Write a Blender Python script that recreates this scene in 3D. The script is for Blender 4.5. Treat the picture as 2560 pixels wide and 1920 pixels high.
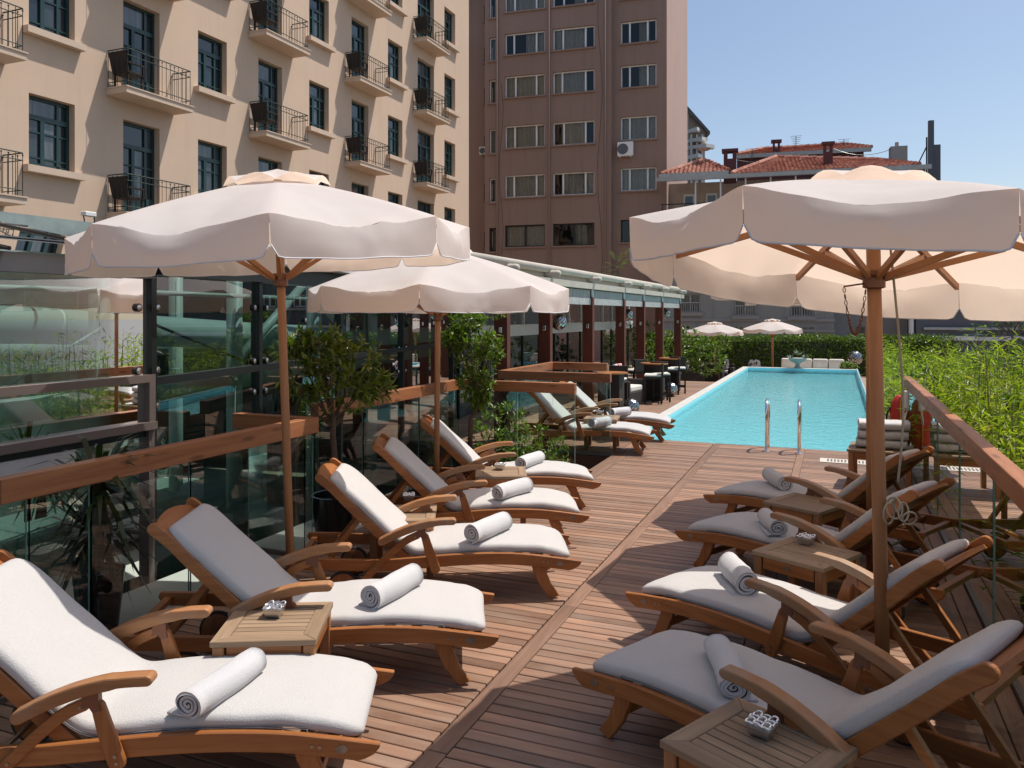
import bpy, bmesh, math, random
from mathutils import Vector, Matrix, Quaternion, noise
R = math.radians
random.seed(11)
sc = bpy.context.scene
for o in list(bpy.data.objects):
    bpy.data.objects.remove(o)
col = sc.collection

# ------------------------------------------------------------ camera
F_PX, CX, YH, H = 1960.0, 1280.0, 785.0, 1.95      # focal length, centre, horizon row (px of the 2560 wide photo), eye height
YAW = math.atan((2090 - CX) / F_PX)
cam = bpy.data.objects.new('camera', bpy.data.cameras.new('camera'))
col.objects.link(cam)
cam.location = (0, 0, H)
cam.rotation_euler = (R(90), 0, YAW)
cam.data.sensor_width = 36.0
cam.data.lens = 36.0 * F_PX / 2560
cam.data.shift_y = -(960 - YH) / 2560
cam.data.clip_start = 0.05
cam.data.clip_end = 2000
sc.camera = cam
sc.render.resolution_x, sc.render.resolution_y = 1024, 768

# ------------------------------------------------------------ light
SUN = Vector((0.345, 0.316, 1.0)).normalized()
w = bpy.data.worlds.new('World'); sc.world = w; w.use_nodes = True
nt = w.node_tree
bg = nt.nodes['Background']
sky = nt.nodes.new('ShaderNodeTexSky'); sky.sky_type = 'NISHITA'; sky.sun_disc = False
sky.sun_elevation = math.asin(SUN.z); sky.sun_rotation = math.atan2(SUN.x, SUN.y)
sky.altitude = 50; sky.air_density = 1.0; sky.dust_density = 1.5; sky.ozone_density = 0.3
nt.links.new(sky.outputs[0], bg.inputs[0]); bg.inputs[1].default_value = 0.106
sun = bpy.data.objects.new('sun', bpy.data.lights.new('sun', 'SUN')); col.objects.link(sun)
sun.data.energy = 3.7; sun.data.angle = R(0.53); sun.data.color = (1.0, 0.945, 0.87)
sun.rotation_euler = SUN.to_track_quat('Z', 'Y').to_euler(); sun.location = (10, 10, 30)
sc.view_settings.view_transform = 'Standard'; sc.view_settings.look = 'None'
sc.view_settings.exposure = 0.38; sc.view_settings.gamma = 1.0
sc.render.engine = 'CYCLES'
sc.cycles.max_bounces = 9; sc.cycles.transparent_max_bounces = 14; sc.cycles.glossy_bounces = 4
sc.cycles.transmission_bounces = 4; sc.cycles.diffuse_bounces = 3
sc.cycles.caustics_reflective = False; sc.cycles.caustics_refractive = False

# ------------------------------------------------------------ pixel -> place
FW = Vector((-math.sin(YAW), math.cos(YAW), 0)); RT = Vector((math.cos(YAW), math.sin(YAW), 0))
def ray(u, v):
    return FW + RT * ((u - CX) / F_PX) + Vector((0, 0, -(v - YH) / F_PX))
def P(u, v, z=0.0):                       # on a level plane
    r = ray(u, v); return Vector((0, 0, H)) + r * ((z - H) / r.z)
def PX(u, v, X):                          # on a plane of constant X
    r = ray(u, v); return Vector((0, 0, H)) + r * (X / r.x)
def PD(u, v, d):                          # at a known depth
    return Vector((0, 0, H)) + ray(u, v) * d
def PV(u, v, o, ang):                     # on an upright plane through o: gives (distance along it, z)
    r = ray(u, v); t = Vector((math.cos(ang), math.sin(ang), 0)); n = Vector((-t.y, t.x, 0))
    k = (o - Vector((0, 0, H))).dot(n) / r.dot(n)
    p = Vector((0, 0, H)) + r * k
    return (p - o).dot(t), p.z

# ------------------------------------------------------------ mesh helpers
def tag(o, label=None, cat=None, group=None, kind=None):
    if label: o['label'] = label
    if cat: o['category'] = cat
    if group: o['group'] = group
    if kind: o['kind'] = kind
    return o
def empty(name, loc=(0, 0, 0), rz=0.0, label=None, cat=None, group=None):
    o = bpy.data.objects.new(name, None); col.objects.link(o)
    o.location = loc; o.rotation_euler = (0, 0, rz); o.empty_display_size = 0.1
    return tag(o, label, cat, group)
def link(name, me, parent=None, loc=None):
    o = bpy.data.objects.new(name, me); col.objects.link(o)
    if parent is not None: o.parent = parent
    if loc is not None: o.location = loc
    return o
def copy_tree(o, parent=None):
    c = o.copy(); col.objects.link(c); c.parent = parent
    for ch in o.children: copy_tree(ch, c)
    return c

class MB:
    def __init__(s): s.v = []; s.f = []; s.m = []
    def add(s, vs, fs, mi=0):
        n = len(s.v); s.v += [tuple(p) for p in vs]
        s.f += [tuple(i + n for i in f) for f in fs]; s.m += [mi] * len(fs); return s
    def box(s, x0, x1, y0, y1, z0, z1, mi=0, mat=None):
        vs = [(x0,y0,z0),(x1,y0,z0),(x1,y1,z0),(x0,y1,z0),(x0,y0,z1),(x1,y0,z1),(x1,y1,z1),(x0,y1,z1)]
        if mat is not None: vs = [mat @ Vector(p) for p in vs]
        return s.add(vs, [(0,3,2,1),(4,5,6,7),(0,1,5,4),(1,2,6,5),(2,3,7,6),(3,0,4,7)], mi)
    def prism(s, poly, a, b, axis='y', mi=0, mat=None):   # poly in the plane normal to axis
        n = len(poly)
        area = sum(poly[i][0]*poly[(i+1)%n][1]-poly[(i+1)%n][0]*poly[i][1] for i in range(n))
        if area < 0: poly = poly[::-1]
        def q(p, t):
            if axis == 'y': return Vector((p[0], t, p[1]))
            if axis == 'x': return Vector((t, p[0], p[1]))
            return Vector((p[0], p[1], t))
        vs = [q(p, a) for p in poly] + [q(p, b) for p in poly]
        if mat is not None: vs = [mat @ p for p in vs]
        fs = [tuple(range(n)), tuple(range(2*n-1, n-1, -1))] + [(i, i+n, (i+1)%n+n, (i+1)%n) for i in range(n)]
        flip = (axis == 'y') != (a > b)
        if axis == 'y': fs = fs if a < b else [f[::-1] for f in fs]
        else: fs = [f[::-1] for f in fs] if a < b else fs
        return s.add(vs, fs, mi)
    def tube(s, pts, r, n=8, cap=True, mi=0, closed=False):
        pts = [Vector(p) for p in pts]; k = len(pts)
        rs = r if isinstance(r, (list, tuple)) else [r] * k
        up = None; rings = []
        for i, p in enumerate(pts):
            if closed: t = pts[(i+1) % k] - pts[i-1]
            else: t = (pts[min(i+1, k-1)] - pts[max(i-1, 0)])
            t = t.normalized() if t.length > 1e-9 else Vector((0, 0, 1))
            if up is None:
                up = Vector((0, 0, 1)) if abs(t.z) < 0.9 else Vector((1, 0, 0))
            a = t.cross(up); a = a.normalized() if a.length > 1e-6 else Vector((1, 0, 0))
            b = a.cross(t).normalized(); up = b
            rings.append([p + (a * math.cos(2*math.pi*j/n) - b * math.sin(2*math.pi*j/n)) * rs[i] for j in range(n)])
        base = [q for rg in rings for q in rg]; fs = []
        for i in range(k if closed else k-1):
            i2 = (i+1) % k
            for j in range(n):
                fs.append((i*n+j, i*n+(j+1) % n, i2*n+(j+1) % n, i2*n+j))
        if cap and not closed:
            fs.append(tuple(range(n-1, -1, -1))); fs.append(tuple((k-1)*n+j for j in range(n)))
        return s.add(base, fs, mi)
    def lathe(s, prof, n=16, c=(0, 0, 0), mi=0, axis='z'):    # prof: (r, z)
        vs = []
        for r, z in prof:
            for j in range(n):
                a = 2*math.pi*j/n
                p = (r*math.cos(a), r*math.sin(a), z)
                if axis == 'y': p = (p[0], z, p[1])
                if axis == 'x': p = (z, p[0], p[1])
                vs.append((p[0]+c[0], p[1]+c[1], p[2]+c[2]))
        fs = []
        k = len(prof)
        for i in range(k-1):
            for j in range(n):
                fs.append((i*n+j, i*n+(j+1) % n, (i+1)*n+(j+1) % n, (i+1)*n+j))
        fs.append(tuple(range(n-1, -1, -1))); fs.append(tuple((k-1)*n+j for j in range(n)))
        if axis == 'y': fs = [f[::-1] for f in fs]
        return s.add(vs, fs, mi)
    def ball(s, c, r, n=12, mi=0, sz=1.0):
        m = n // 2
        return s.lathe([(max(1e-4, r*math.sin(math.pi*i/m)), -r*sz*math.cos(math.pi*i/m)) for i in range(m+1)], n, c, mi)
    def quad(s, a, b, c, d, mi=0): return s.add([a, b, c, d], [(0, 1, 2, 3)], mi)
    def mesh(s, name, mats, smooth=False, bevel=0.0, seg=1, auto=None):
        me = bpy.data.meshes.new(name); me.from_pydata(s.v, [], s.f)
        if not isinstance(mats, (list, tuple)): mats = [mats]
        for m in mats: me.materials.append(m)
        if len(mats) > 1: me.polygons.foreach_set('material_index', s.m)
        if bevel > 0:
            bm = bmesh.new(); bm.from_mesh(me)
            ed = [e for e in bm.edges if len(e.link_faces) == 2 and e.calc_face_angle(0) > 0.6]
            bmesh.ops.bevel(bm, geom=ed, offset=bevel, segments=seg, affect='EDGES', profile=0.5, clamp_overlap=True)
            bm.to_mesh(me); bm.free()
        if smooth: me.polygons.foreach_set('use_smooth', [True] * len(me.polygons))
        if auto is not None:
            me.polygons.foreach_set('use_smooth', [True] * len(me.polygons))
            bm = bmesh.new(); bm.from_mesh(me)
            for e in bm.edges:
                if len(e.link_faces) == 2 and e.calc_face_angle(0) > auto: e.smooth = False
            bm.to_mesh(me); bm.free()
        me.update(); return me
    def build(s, name, mats, parent=None, loc=None, **k):
        return link(name, s.mesh(name, mats, **k), parent, loc)

def cr(pts, n):                                  # smooth curve through points
    pts = [Vector(p) for p in pts]; out = []
    for i in range(len(pts)-1):
        p0 = pts[max(i-1, 0)]; p1 = pts[i]; p2 = pts[i+1]; p3 = pts[min(i+2, len(pts)-1)]
        for j in range(n):
            t = j/n
            out.append(0.5*((2*p1)+(p2-p0)*t+(2*p0-5*p1+4*p2-p3)*t*t+(3*p1-p0-3*p2+p3)*t**3))
    out.append(pts[-1]); return out
def strip(pts, w, round0=True, round1=True, n=4):   # outline of a curved plank in a plane, from its centre line
    pts = [Vector((p[0], p[1])) for p in pts]; k = len(pts)
    ws = w if isinstance(w, (list, tuple)) else [w]*k
    L = []; Rr = []
    for i in range(k):
        t = (pts[min(i+1, k-1)]-pts[max(i-1, 0)]).normalized(); nn = Vector((-t.y, t.x))
        L.append(pts[i]+nn*ws[i]/2); Rr.append(pts[i]-nn*ws[i]/2)
    def capp(c, t, r):
        nn = Vector((-t.y, t.x))
        return [c+nn*r*math.cos(a)+t*r*math.sin(a) for a in [math.pi*(j+1)/(n+1) for j in range(n)]]
    out = list(L)
    if round1: out += capp(pts[-1], (pts[-1]-pts[-2]).normalized(), ws[-1]/2)
    out += Rr[::-1]
    if round0: out += capp(pts[0], (pts[0]-pts[1]).normalized(), ws[0]/2)
    return [(p.x, p.y) for p in out]

# ------------------------------------------------------------ materials
class NT:
    def __init__(s, name):
        s.mat = bpy.data.materials.new(name); s.mat.use_nodes = True
        s.t = s.mat.node_tree; s.b = s.t.nodes['Principled BSDF']; s.out = s.t.nodes['Material Output']
    def n(s, typ, **k):
        nd = s.t.nodes.new('ShaderNode'+typ)
        for a, b in k.items(): setattr(nd, a, b)
        return nd
    def l(s, a, b): s.t.links.new(a, b)
    def set(s, **k):
        for a, b in k.items():
            s.b.inputs[a.replace('_', ' ')].default_value = b
        return s
    def coords(s, kind='Object', scale=(1, 1, 1), rnd=True, rot=(0, 0, 0)):
        mp = s.n('Mapping'); mp.inputs['Scale'].default_value = scale; mp.inputs['Rotation'].default_value = rot
        if kind == 'World': s.l(s.n('NewGeometry').outputs['Position'], mp.inputs['Vector'])
        else: s.l(s.n('TexCoord').outputs[kind], mp.inputs['Vector'])
        if rnd:
            oi = s.n('ObjectInfo'); gm = s.n('NewGeometry'); ad = s.n('Math', operation='ADD'); mu = s.n('Math', operation='MULTIPLY')
            s.l(oi.outputs['Random'], ad.inputs[0]); s.l(gm.outputs['Random Per Island'], ad.inputs[1])
            s.l(ad.outputs[0], mu.inputs[0]); mu.inputs[1].default_value = 37.0
            s.l(mu.outputs[0], mp.inputs['Location'])
        return mp.outputs[0]
    def noise(s, co, scale, detail=4, rough=0.55, dist=0.0):
        nd = s.n('TexNoise'); nd.inputs['Scale'].default_value = scale; nd.inputs['Detail'].default_value = detail
        nd.inputs['Roughness'].default_value = rough; nd.inputs['Distortion'].default_value = dist
        s.l(co, nd.inputs['Vector']); return nd.outputs['Fac']
    def ramp(s, fac, stops):
        r = s.n('ValToRGB'); e = r.color_ramp.elements
        while len(e) < len(stops): e.new(0.5)
        for q, (p, c) in zip(e, stops): q.position = p; q.color = (*c, 1) if len(c) == 3 else c
        s.l(fac, r.inputs[0]); return r.outputs[0]
    def mix(s, fac, a, b, mode='MIX'):
        m = s.n('MixRGB', blend_type=mode)
        for sock, val in ((m.inputs[0], fac), (m.inputs[1], a), (m.inputs[2], b)):
            if hasattr(val, 'links'): s.l(val, sock)
            elif isinstance(val, (int, float)): sock.default_value = val
            else: sock.default_value = (*val, 1)
        return m.outputs[0]
    def maprange(s, fac, a, b):
        m = s.n('MapRange'); s.l(fac, m.inputs[0]); m.inputs[3].default_value = a; m.inputs[4].default_value = b
        return m.outputs[0]
    def bump(s, fac, strength=0.3, dist=0.01):
        b = s.n('Bump'); b.inputs['Strength'].default_value = strength; b.inputs['Distance'].default_value = dist
        s.l(fac, b.inputs['Height']); s.l(b.outputs[0], s.b.inputs['Normal']); return b
    def base(s, c): s.l(c, s.b.inputs['Base Color']); return s
    def island(s):
        oi = s.n('ObjectInfo'); gm = s.n('NewGeometry'); ad = s.n('Math', operation='ADD'); fr = s.n('Math', operation='FRACT')
        s.l(oi.outputs['Random'], ad.inputs[0]); s.l(gm.outputs['Random Per Island'], ad.inputs[1]); s.l(ad.outputs[0], fr.inputs[0])
        return fr.outputs[0]

def wood(name, dark, light, grain='x', rough=0.5, scale=1.0, kind='Object', var=0.25, grey=None, bump=0.25, knots=False, gamt=1.0):
    m = NT(name)
    sv = {'x': (2.2, 34, 34), 'y': (34, 2.2, 34), 'z': (34, 34, 2.2)}[grain]
    co = m.coords(kind, tuple(q*scale for q in sv))
    n1 = m.noise(co, 1.0, 5, 0.6, 0.6)
    sv2 = {'x': (0.8, 3, 3), 'y': (3, 0.8, 3), 'z': (3, 3, 0.8)}[grain]
    n2 = m.noise(m.coords(kind, tuple(q*scale for q in sv2)), 1.6, 3, 0.6, 0.3)
    c = m.ramp(n1, [(0.28, dark), (0.72, light)])
    c2 = m.mix(m.maprange(n2, 0.0, 0.6), c, tuple(q*0.62 for q in dark))
    v = m.maprange(m.island(), 1-var, 1+var)
    hs = m.n('HueSaturation'); m.l(c2, hs.inputs['Color']); m.l(v, hs.inputs['Value'])
    out = hs.outputs[0]
    if grey:
        n3 = m.noise(m.coords(kind, (1.3, 1.3, 1.3)), 2.2, 4, 0.65)
        out = m.mix(m.ramp(n3, [(0.42, (0, 0, 0)), (0.68, (gamt,)*3)]), out, grey)
    if knots:
        kv = {'x': (2.4, 11, 11), 'y': (11, 2.4, 11), 'z': (11, 11, 2.4)}[grain]
        vo = m.n('TexVoronoi'); vo.inputs['Scale'].default_value = 1.0; m.l(m.coords(kind, kv, rot=(0.0, 0.0, 0.12)), vo.inputs['Vector'])
        out = m.mix(m.ramp(vo.outputs['Distance'], [(0.07, (0.85,)*3), (0.16, (0.55,)*3), (0.24, (0, 0, 0))]), out, tuple(q*0.3 for q in dark))
    m.base(out); m.set(Roughness=rough)
    m.bump(n1, bump, 0.004)
    return m.mat
def plain(name, c, rough=0.5, metal=0.0, var=0.12, scale=3.0, bump=0.0, bscale=60, spec=None, kind='Object'):
    m = NT(name)
    n1 = m.noise(m.coords(kind, (1, 1, 1), rnd=True), scale, 5, 0.6)
    m.base(m.ramp(n1, [(0.25, tuple(q*(1-var) for q in c)), (0.75, tuple(min(1, q*(1+var)) for q in c))]))
    m.set(Roughness=rough, Metallic=metal)
    if spec is not None: m.b.inputs['Specular IOR Level'].default_value = spec
    if bump: m.bump(m.noise(m.coords(kind, (1, 1, 1), rnd=False), bscale, 4), bump, 0.004)
    return m.mat
def render_wall(name, c, streak=0.16, scale=0.7):        # wall plaster with rain streaks and patches
    m = NT(name)
    n1 = m.noise(m.coords('Object', (1, 1, 1), rnd=False), scale, 6, 0.65)
    n2 = m.noise(m.coords('Object', (2.6, 2.6, 0.16), rnd=False), 1.0, 5, 0.7)
    n3 = m.noise(m.coords('Object', (1, 1, 1), rnd=False), 0.16, 3, 0.5)
    a = m.ramp(n1, [(0.25, tuple(q*0.94 for q in c)), (0.75, tuple(q*1.05 for q in c))])
    b = m.mix(m.ramp(n2, [(0.50, (0, 0, 0)), (0.80, (streak*2.2,)*3)]), a, tuple(q*0.55 for q in c))
    b = m.mix(m.ramp(n3, [(0.35, (0, 0, 0)), (0.7, (0.35,)*3)]), b, tuple(min(1, q*1.12) for q in c))
    m.base(b); m.set(Roughness=0.92); m.bump(m.noise(m.coords('Object', (1, 1, 1), rnd=False), 30, 4), 0.12, 0.01)
    return m.mat
def glass(name, tint, refl=1.0, rough=0.0, ior=1.5):        # thin sheet: clear tinted pane with fresnel reflections
    m = NT(name); m.t.nodes.remove(m.b)
    tr = m.n('BsdfTransparent'); tr.inputs[0].default_value = (*tint, 1)
    gl = m.n('BsdfGlossy'); gl.inputs['Roughness'].default_value = rough; gl.inputs[0].default_value = (1, 1, 1, 1)
    fr = m.n('Fresnel'); fr.inputs[0].default_value = ior
    mu = m.n('Math', operation='MULTIPLY', use_clamp=True); mu.inputs[1].default_value = refl
    m.l(fr.outputs[0], mu.inputs[0])
    mx = m.n('MixShader'); m.l(mu.outputs[0], mx.inputs[0]); m.l(tr.outputs[0], mx.inputs[1]); m.l(gl.outputs[0], mx.inputs[2])
    m.l(mx.outputs[0], m.out.inputs[0]); return m.mat
def leafmat(name, dark, light, trans=0.35, rough=0.42, old=None):
    m = NT(name)
    gm = m.n('NewGeometry')
    c = m.ramp(gm.outputs['Random Per Island'], [(0.0, dark), (0.55, tuple((a+b)/2 for a, b in zip(dark, light))), (0.93, light), (1.0, old or light)])
    m.base(c); m.set(Roughness=rough)
    tl = m.n('BsdfTranslucent'); m.l(m.mix(1.0, c, (1.0, 1.25, 0.35), 'MULTIPLY'), tl.inputs[0])
    mx = m.n('MixShader'); mx.inputs[0].default_value = trans
    m.l(m.b.outputs[0], mx.inputs[1]); m.l(tl.outputs[0], mx.inputs[2]); m.l(mx.outputs[0], m.out.inputs[0])
    return m.mat

M = {}
M['teak'] = wood('teak', (0.28, 0.090, 0.022), (0.49, 0.195, 0.056), 'x', 0.42, 1.0, var=0.16)
M['teak_arm'] = wood('teak_arm', (0.30, 0.12, 0.042), (0.47, 0.22, 0.085), 'x', 0.5, 1.0, var=0.15, grey=(0.33, 0.22, 0.14))
M['teak_z'] = wood('teak_z', (0.27, 0.088, 0.022), (0.47, 0.185, 0.054), 'z', 0.42, 1.0, var=0.16)
M['teak_y'] = wood('teak_y', (0.27, 0.088, 0.022), (0.47, 0.185, 0.054), 'y', 0.42, 1.0, var=0.16)
M['table'] = wood('weathered_teak_x', (0.24, 0.155, 0.092), (0.42, 0.29, 0.18), 'x', 0.62, 1.0, var=0.14)
M['table_y'] = wood('weathered_teak_y', (0.24, 0.155, 0.092), (0.42, 0.29, 0.18), 'y', 0.62, 1.0, var=0.14)
M['table_z'] = wood('table_leg_teak', (0.30, 0.13, 0.05), (0.44, 0.21, 0.09), 'z', 0.55, 1.0, var=0.12)
M['deck_x'] = wood('deck_x', (0.235, 0.122, 0.074), (0.43, 0.255, 0.165), 'x', 0.5, 0.8, 'World', var=0.36, bump=0.4, grey=(0.27, 0.20, 0.155), gamt=0.55)
M['deck_y'] = wood('deck_y', (0.20, 0.11, 0.07), (0.37, 0.215, 0.14), 'y', 0.55, 0.8, 'World', var=0.2, bump=0.4)
M['pole'] = wood('pole_wood', (0.30, 0.12, 0.042), (0.42, 0.19, 0.075), 'z', 0.5, 1.0, var=0.08)
M['pine'] = wood('pine_beam', (0.27, 0.092, 0.036), (0.44, 0.185, 0.075), 'y', 0.5, 0.7, var=0.12, knots=True)
M['pine_x'] = wood('pine_beam_x', (0.25, 0.085, 0.032), (0.47, 0.195, 0.078), 'x', 0.5, 0.7, var=0.12, knots=True)
M['merbau'] = wood('pergola_post', (0.12, 0.028, 0.016), (0.20, 0.055, 0.03), 'z', 0.4, 0.7, var=0.12)
M['bolt'] = plain('bolt_steel', (0.30, 0.27, 0.24), 0.4, 1.0)
M['plate'] = plain('maker_plate', (0.26, 0.22, 0.18), 0.45, 0.8, 0.3, 40)
M['chrome'] = plain('chrome', (0.82, 0.83, 0.84), 0.07, 1.0, 0.02)
M['steel'] = plain('brushed_steel', (0.6, 0.6, 0.6), 0.3, 1.0, 0.06)
M['darkmetal'] = plain('dark_metal', (0.02, 0.024, 0.026), 0.35, 0.3)
M['brownframe'] = plain('brown_frame', (0.16, 0.125, 0.115), 0.4, 0.2, 0.06)
M['rubber'] = plain('rubber', (0.03, 0.028, 0.026), 0.7)
M['brass'] = plain('old_brass', (0.19, 0.085, 0.05), 0.45, 0.5)
M['rope'] = plain('rope', (0.36, 0.30, 0.22), 0.9, bump=0.5, bscale=400)
def terry(name, c, scale=420, strength=0.75):
    m = NT(name)
    n1 = m.noise(m.coords('Object', (1, 1, 1), rnd=False), scale*0.36, 6, 0.75)
    n2 = m.noise(m.coords('Object', (1, 1, 1)), 6, 4, 0.6)
    m.base(m.mix(0.5, m.ramp(n1, [(0.32, tuple(q*0.80 for q in c)), (0.66, tuple(q*1.03 for q in c))]), m.ramp(n2, [(0.25, tuple(q*0.93 for q in c)), (0.75, c)])))
    m.set(Roughness=0.95); m.b.inputs['Specular IOR Level'].default_value = 0.1
    m.b.inputs['Sheen Weight'].default_value = 0.25
    m.bump(n1, strength, 0.006)
    return m.mat
M['terry'] = terry('white_terry', (0.575, 0.552, 0.53))
M['towel'] = terry('white_towel', (0.63, 0.62, 0.62), 520, 0.8)
M['cushion_white'] = terry('bench_cushion', (0.72, 0.68, 0.6), 300, 0.3)
# parasol cloth: thin, lets warm light through
m = NT('parasol_cloth')
n1 = m.noise(m.coords('Object', (1, 1, 1)), 7, 5, 0.6); n2 = m.noise(m.coords('Object', (1, 1, 1)), 2.3, 3, 0.5, 1.0)
cl = m.mix(0.5, m.ramp(n1, [(0.25, (0.80, 0.755, 0.725)), (0.75, (0.87, 0.83, 0.80))]), m.ramp(n2, [(0.3, (0.79, 0.745, 0.715)), (0.7, (0.87, 0.83, 0.80))]))
m.base(cl); m.set(Roughness=0.85); m.b.inputs['Specular IOR Level'].default_value = 0.15
m.bump(m.noise(m.coords('Object', (1, 1, 1)), 900, 2), 0.15, 0.002)
tl = m.n('BsdfTranslucent'); tl.inputs[0].default_value = (0.95, 0.74, 0.58, 1)
mx = m.n('MixShader'); mx.inputs[0].default_value = 0.46
m.l(m.b.outputs[0], mx.inputs[1]); m.l(tl.outputs[0], mx.inputs[2]); m.l(mx.outputs[0], m.out.inputs[0])
M['cloth'] = m.mat
M['glass_clear'] = glass('balustrade_glass', (0.86, 0.93, 0.90), 0.95)
M['glass_edge'] = plain('glass_edge', (0.18, 0.36, 0.30), 0.15, 0.0, 0.1)
M['glass_green'] = glass('facade_glass', (0.44, 0.72, 0.66), 2.6, 0.0, 1.5)
M['glass_roof'] = glass('roof_glass', (0.42, 0.46, 0.46), 3.0, 0.02, 1.5)
m = NT('window_glass'); oi = m.n('ObjectInfo')
n1 = m.noise(m.coords('Object', (9, 9, 0.7)), 1.0, 3, 0.6)
m.base(m.mix(m.ramp(oi.outputs['Random'], [(0.35, (0, 0, 0)), (0.85, (0.75,)*3)]), (0.012, 0.022, 0.025), m.ramp(n1, [(0.35, (0.05, 0.065, 0.07)), (0.7, (0.19, 0.21, 0.205))])))  # paler panes at random: sky reflection and curtains put into the base colour
m.set(Roughness=0.04); m.b.inputs['Specular IOR Level'].default_value = 0.85; M['glass_win'] = m.mat
# ============================================================ setting: ground, deck, pool
M['ground'] = plain('ground', (0.16, 0.15, 0.14), 0.9, scale=0.5)
M['dark_wood'] = plain('under_deck', (0.035, 0.02, 0.014), 0.8)
M['stone'] = plain('coping_stone', (0.55, 0.53, 0.48), 0.6, var=0.1, scale=4, bump=0.15, bscale=120)
M['hall_floor'] = plain('pale_stone_floor', (0.52, 0.54, 0.50), 0.5, var=0.08)
M['paving'] = plain('terrace_paving', (0.30, 0.21, 0.15), 0.8, var=0.2, scale=2)
M['concrete'] = plain('concrete', (0.33, 0.31, 0.29), 0.85, var=0.2, scale=5, bump=0.4, bscale=180)
M['white_paint'] = plain('white_paint', (0.72, 0.71, 0.69), 0.5, var=0.06)
YP = P(1660, 1100).y; XPL = -2.98; XPR = 0.655; YPE = P(1867, 918).y
PITCH = 0.0858
C0, C1, B0, B1, RB = -1.69, -1.595, -0.50, -0.41, 0.64
DECK_L, DECK_R = -4.02, 0.96
STX, STY0, STY1 = -2.86, 8.95, 10.55          # stair opening: right edge, near and far edge

g = MB(); S = 900
g.quad((-S, -S, -6), (S, -S, -6), (S, S, -6), (-S, S, -6)); tag(g.build('ground', M['ground']), kind='structure')
deck = MB()
deck.box(DECK_L, DECK_R, -1.5, STY0, -0.35, -0.028)
deck.box(STX, DECK_R, STY0, STY1, -0.35, -0.028)
deck.box(-7.6, DECK_R, STY1, YP-0.002, -0.35, -0.028)
deck.box(-7.6, XPL-0.21, YP-0.001, 23.0, -0.35, -0.028)
dk = deck.build('deck', M['dark_wood']); tag(dk, kind='structure')
cache = {}
def board(x0, x1, y0, y1, mat, z1=0.0, jit=True):
    key = (round(x1-x0, 4), round(y1-y0, 4), mat)
    if key not in cache:
        a, b = (x1-x0)/2, (y1-y0)/2
        cache[key] = MB().box(-a, a, -b, b, -0.024, 0).mesh('deck_board', M[mat], bevel=0.003)
    return link('deck_board', cache[key], dk, ((x0+x1)/2, (y0+y1)/2, z1 + (random.uniform(-0.0012, 0.0012) if jit else 0)))
rest = MB(); gap = 0.0044
def board_far(x0, x1, y0, y1):
    dz = random.uniform(-0.001, 0.001); rest.box(x0, x1, y0, y1, -0.024, dz)
y = 0.85
while y < YP - 0.01:
    y1 = min(y+PITCH, YP-0.004)
    segs = [(DECK_L, C0-0.012), (C1+0.004, B0-0.004), (B1+0.004, RB-0.004)]
    if y > 8.0: segs[0] = (DECK_L if y1 < STY0 or y > STY1 else STX+0.21, C0-0.012)
    if y > 8.0:
        if y1 < STY0 or y > STY1: segs.insert(0, (segs[0][0], STX-0.004)); segs[1] = (STX+0.21, C0-0.012)
    if y > STY1: segs[0] = (-7.5, STX-0.004)
    for si, (a, b) in enumerate(segs):
        if y < 6.2: board(a, b, y+gap, y1-gap, 'deck_x')
        else: board_far(a, b, y+gap, y1-gap)
    y = y1
o = rest.build('deck_boards', M['deck_x'], dk); o['kind'] = 'stuff'
# boards that run the length of the deck
def long_board(x0, x1, y0, y1, cuts):
    ys = [y0]+[c for c in cuts if y0 < c < y1]+[y1]
    for a, b in zip(ys[:-1], ys[1:]): board(x0, x1, a+0.002, b-0.002, 'deck_y', 0.001)
long_board(C0, C1, 0.85, YP-0.004, [3.1, 4.98, 7.1, 9.3])
long_board(B0, B1, 0.85, YP-0.004, [2.4, 5.6, 8.4])
for k in range(3): long_board(RB+k*0.106, RB+k*0.106+0.1, 0.85, YP-0.004, [2.2+k, 5.0+k*0.6, 8.0, 10.1-k])
for k in range(2): long_board(STX+k*0.104, STX+k*0.104+0.098, 8.02, YP-0.004, [9.2+k*0.7, 10.9])
# pergola deck left of the pool, boards run across
rest = MB(); y = YP+0.002
while y < 22.9:
    y1 = y+0.14
    for a, b in ((-7.5, -5.3), (-5.296, -4.1), (-4.096, XPL-0.215)): rest.box(a, b, y+0.002, y1-0.002, -0.024, random.uniform(-0.001, 0.001))
    y = y1
o = rest.build('pergola_deck_boards', M['deck_x'], dk); o['kind'] = 'stuff'
# stair opening
pit = MB()
pit.box(-4.6, STX-0.02, STY0+0.02, STY1-0.02, -1.5, -1.4)
pit.box(STX-0.02, STX-0.002, STY0, STY1, -1.4, -0.03); pit.box(-4.6, STX-0.02, STY1-0.02, STY1-0.002, -1.4, -0.03); pit.box(-4.6, STX-0.02, STY0+0.002, STY0+0.02, -1.4, -0.03)
tag(pit.build('stair_opening', wood('pit_wood', (0.10, 0.035, 0.02), (0.17, 0.06, 0.035), 'x', 0.6, 0.7)), kind='structure')
# concrete pads seen under the near right lounger
for x0, x1, y0, y1, lab in ((0.02, 0.46, 2.30, 2.72, 'rough concrete slab under the headrest of the nearest right lounger'), (-0.05, 0.3, 1.75, 2.2, 'rough concrete slab beside the nearest right table, cut by the picture edge')):
    o = MB().box(-(x1-x0)/2, (x1-x0)/2, -(y1-y0)/2, (y1-y0)/2, 0, 0.046).build('concrete_slab', M['concrete'], None, ((x0+x1)/2, (y0+y1)/2, 0.004), bevel=0.008)
    tag(o, lab, 'slab', 'concrete slabs on the deck')

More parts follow.
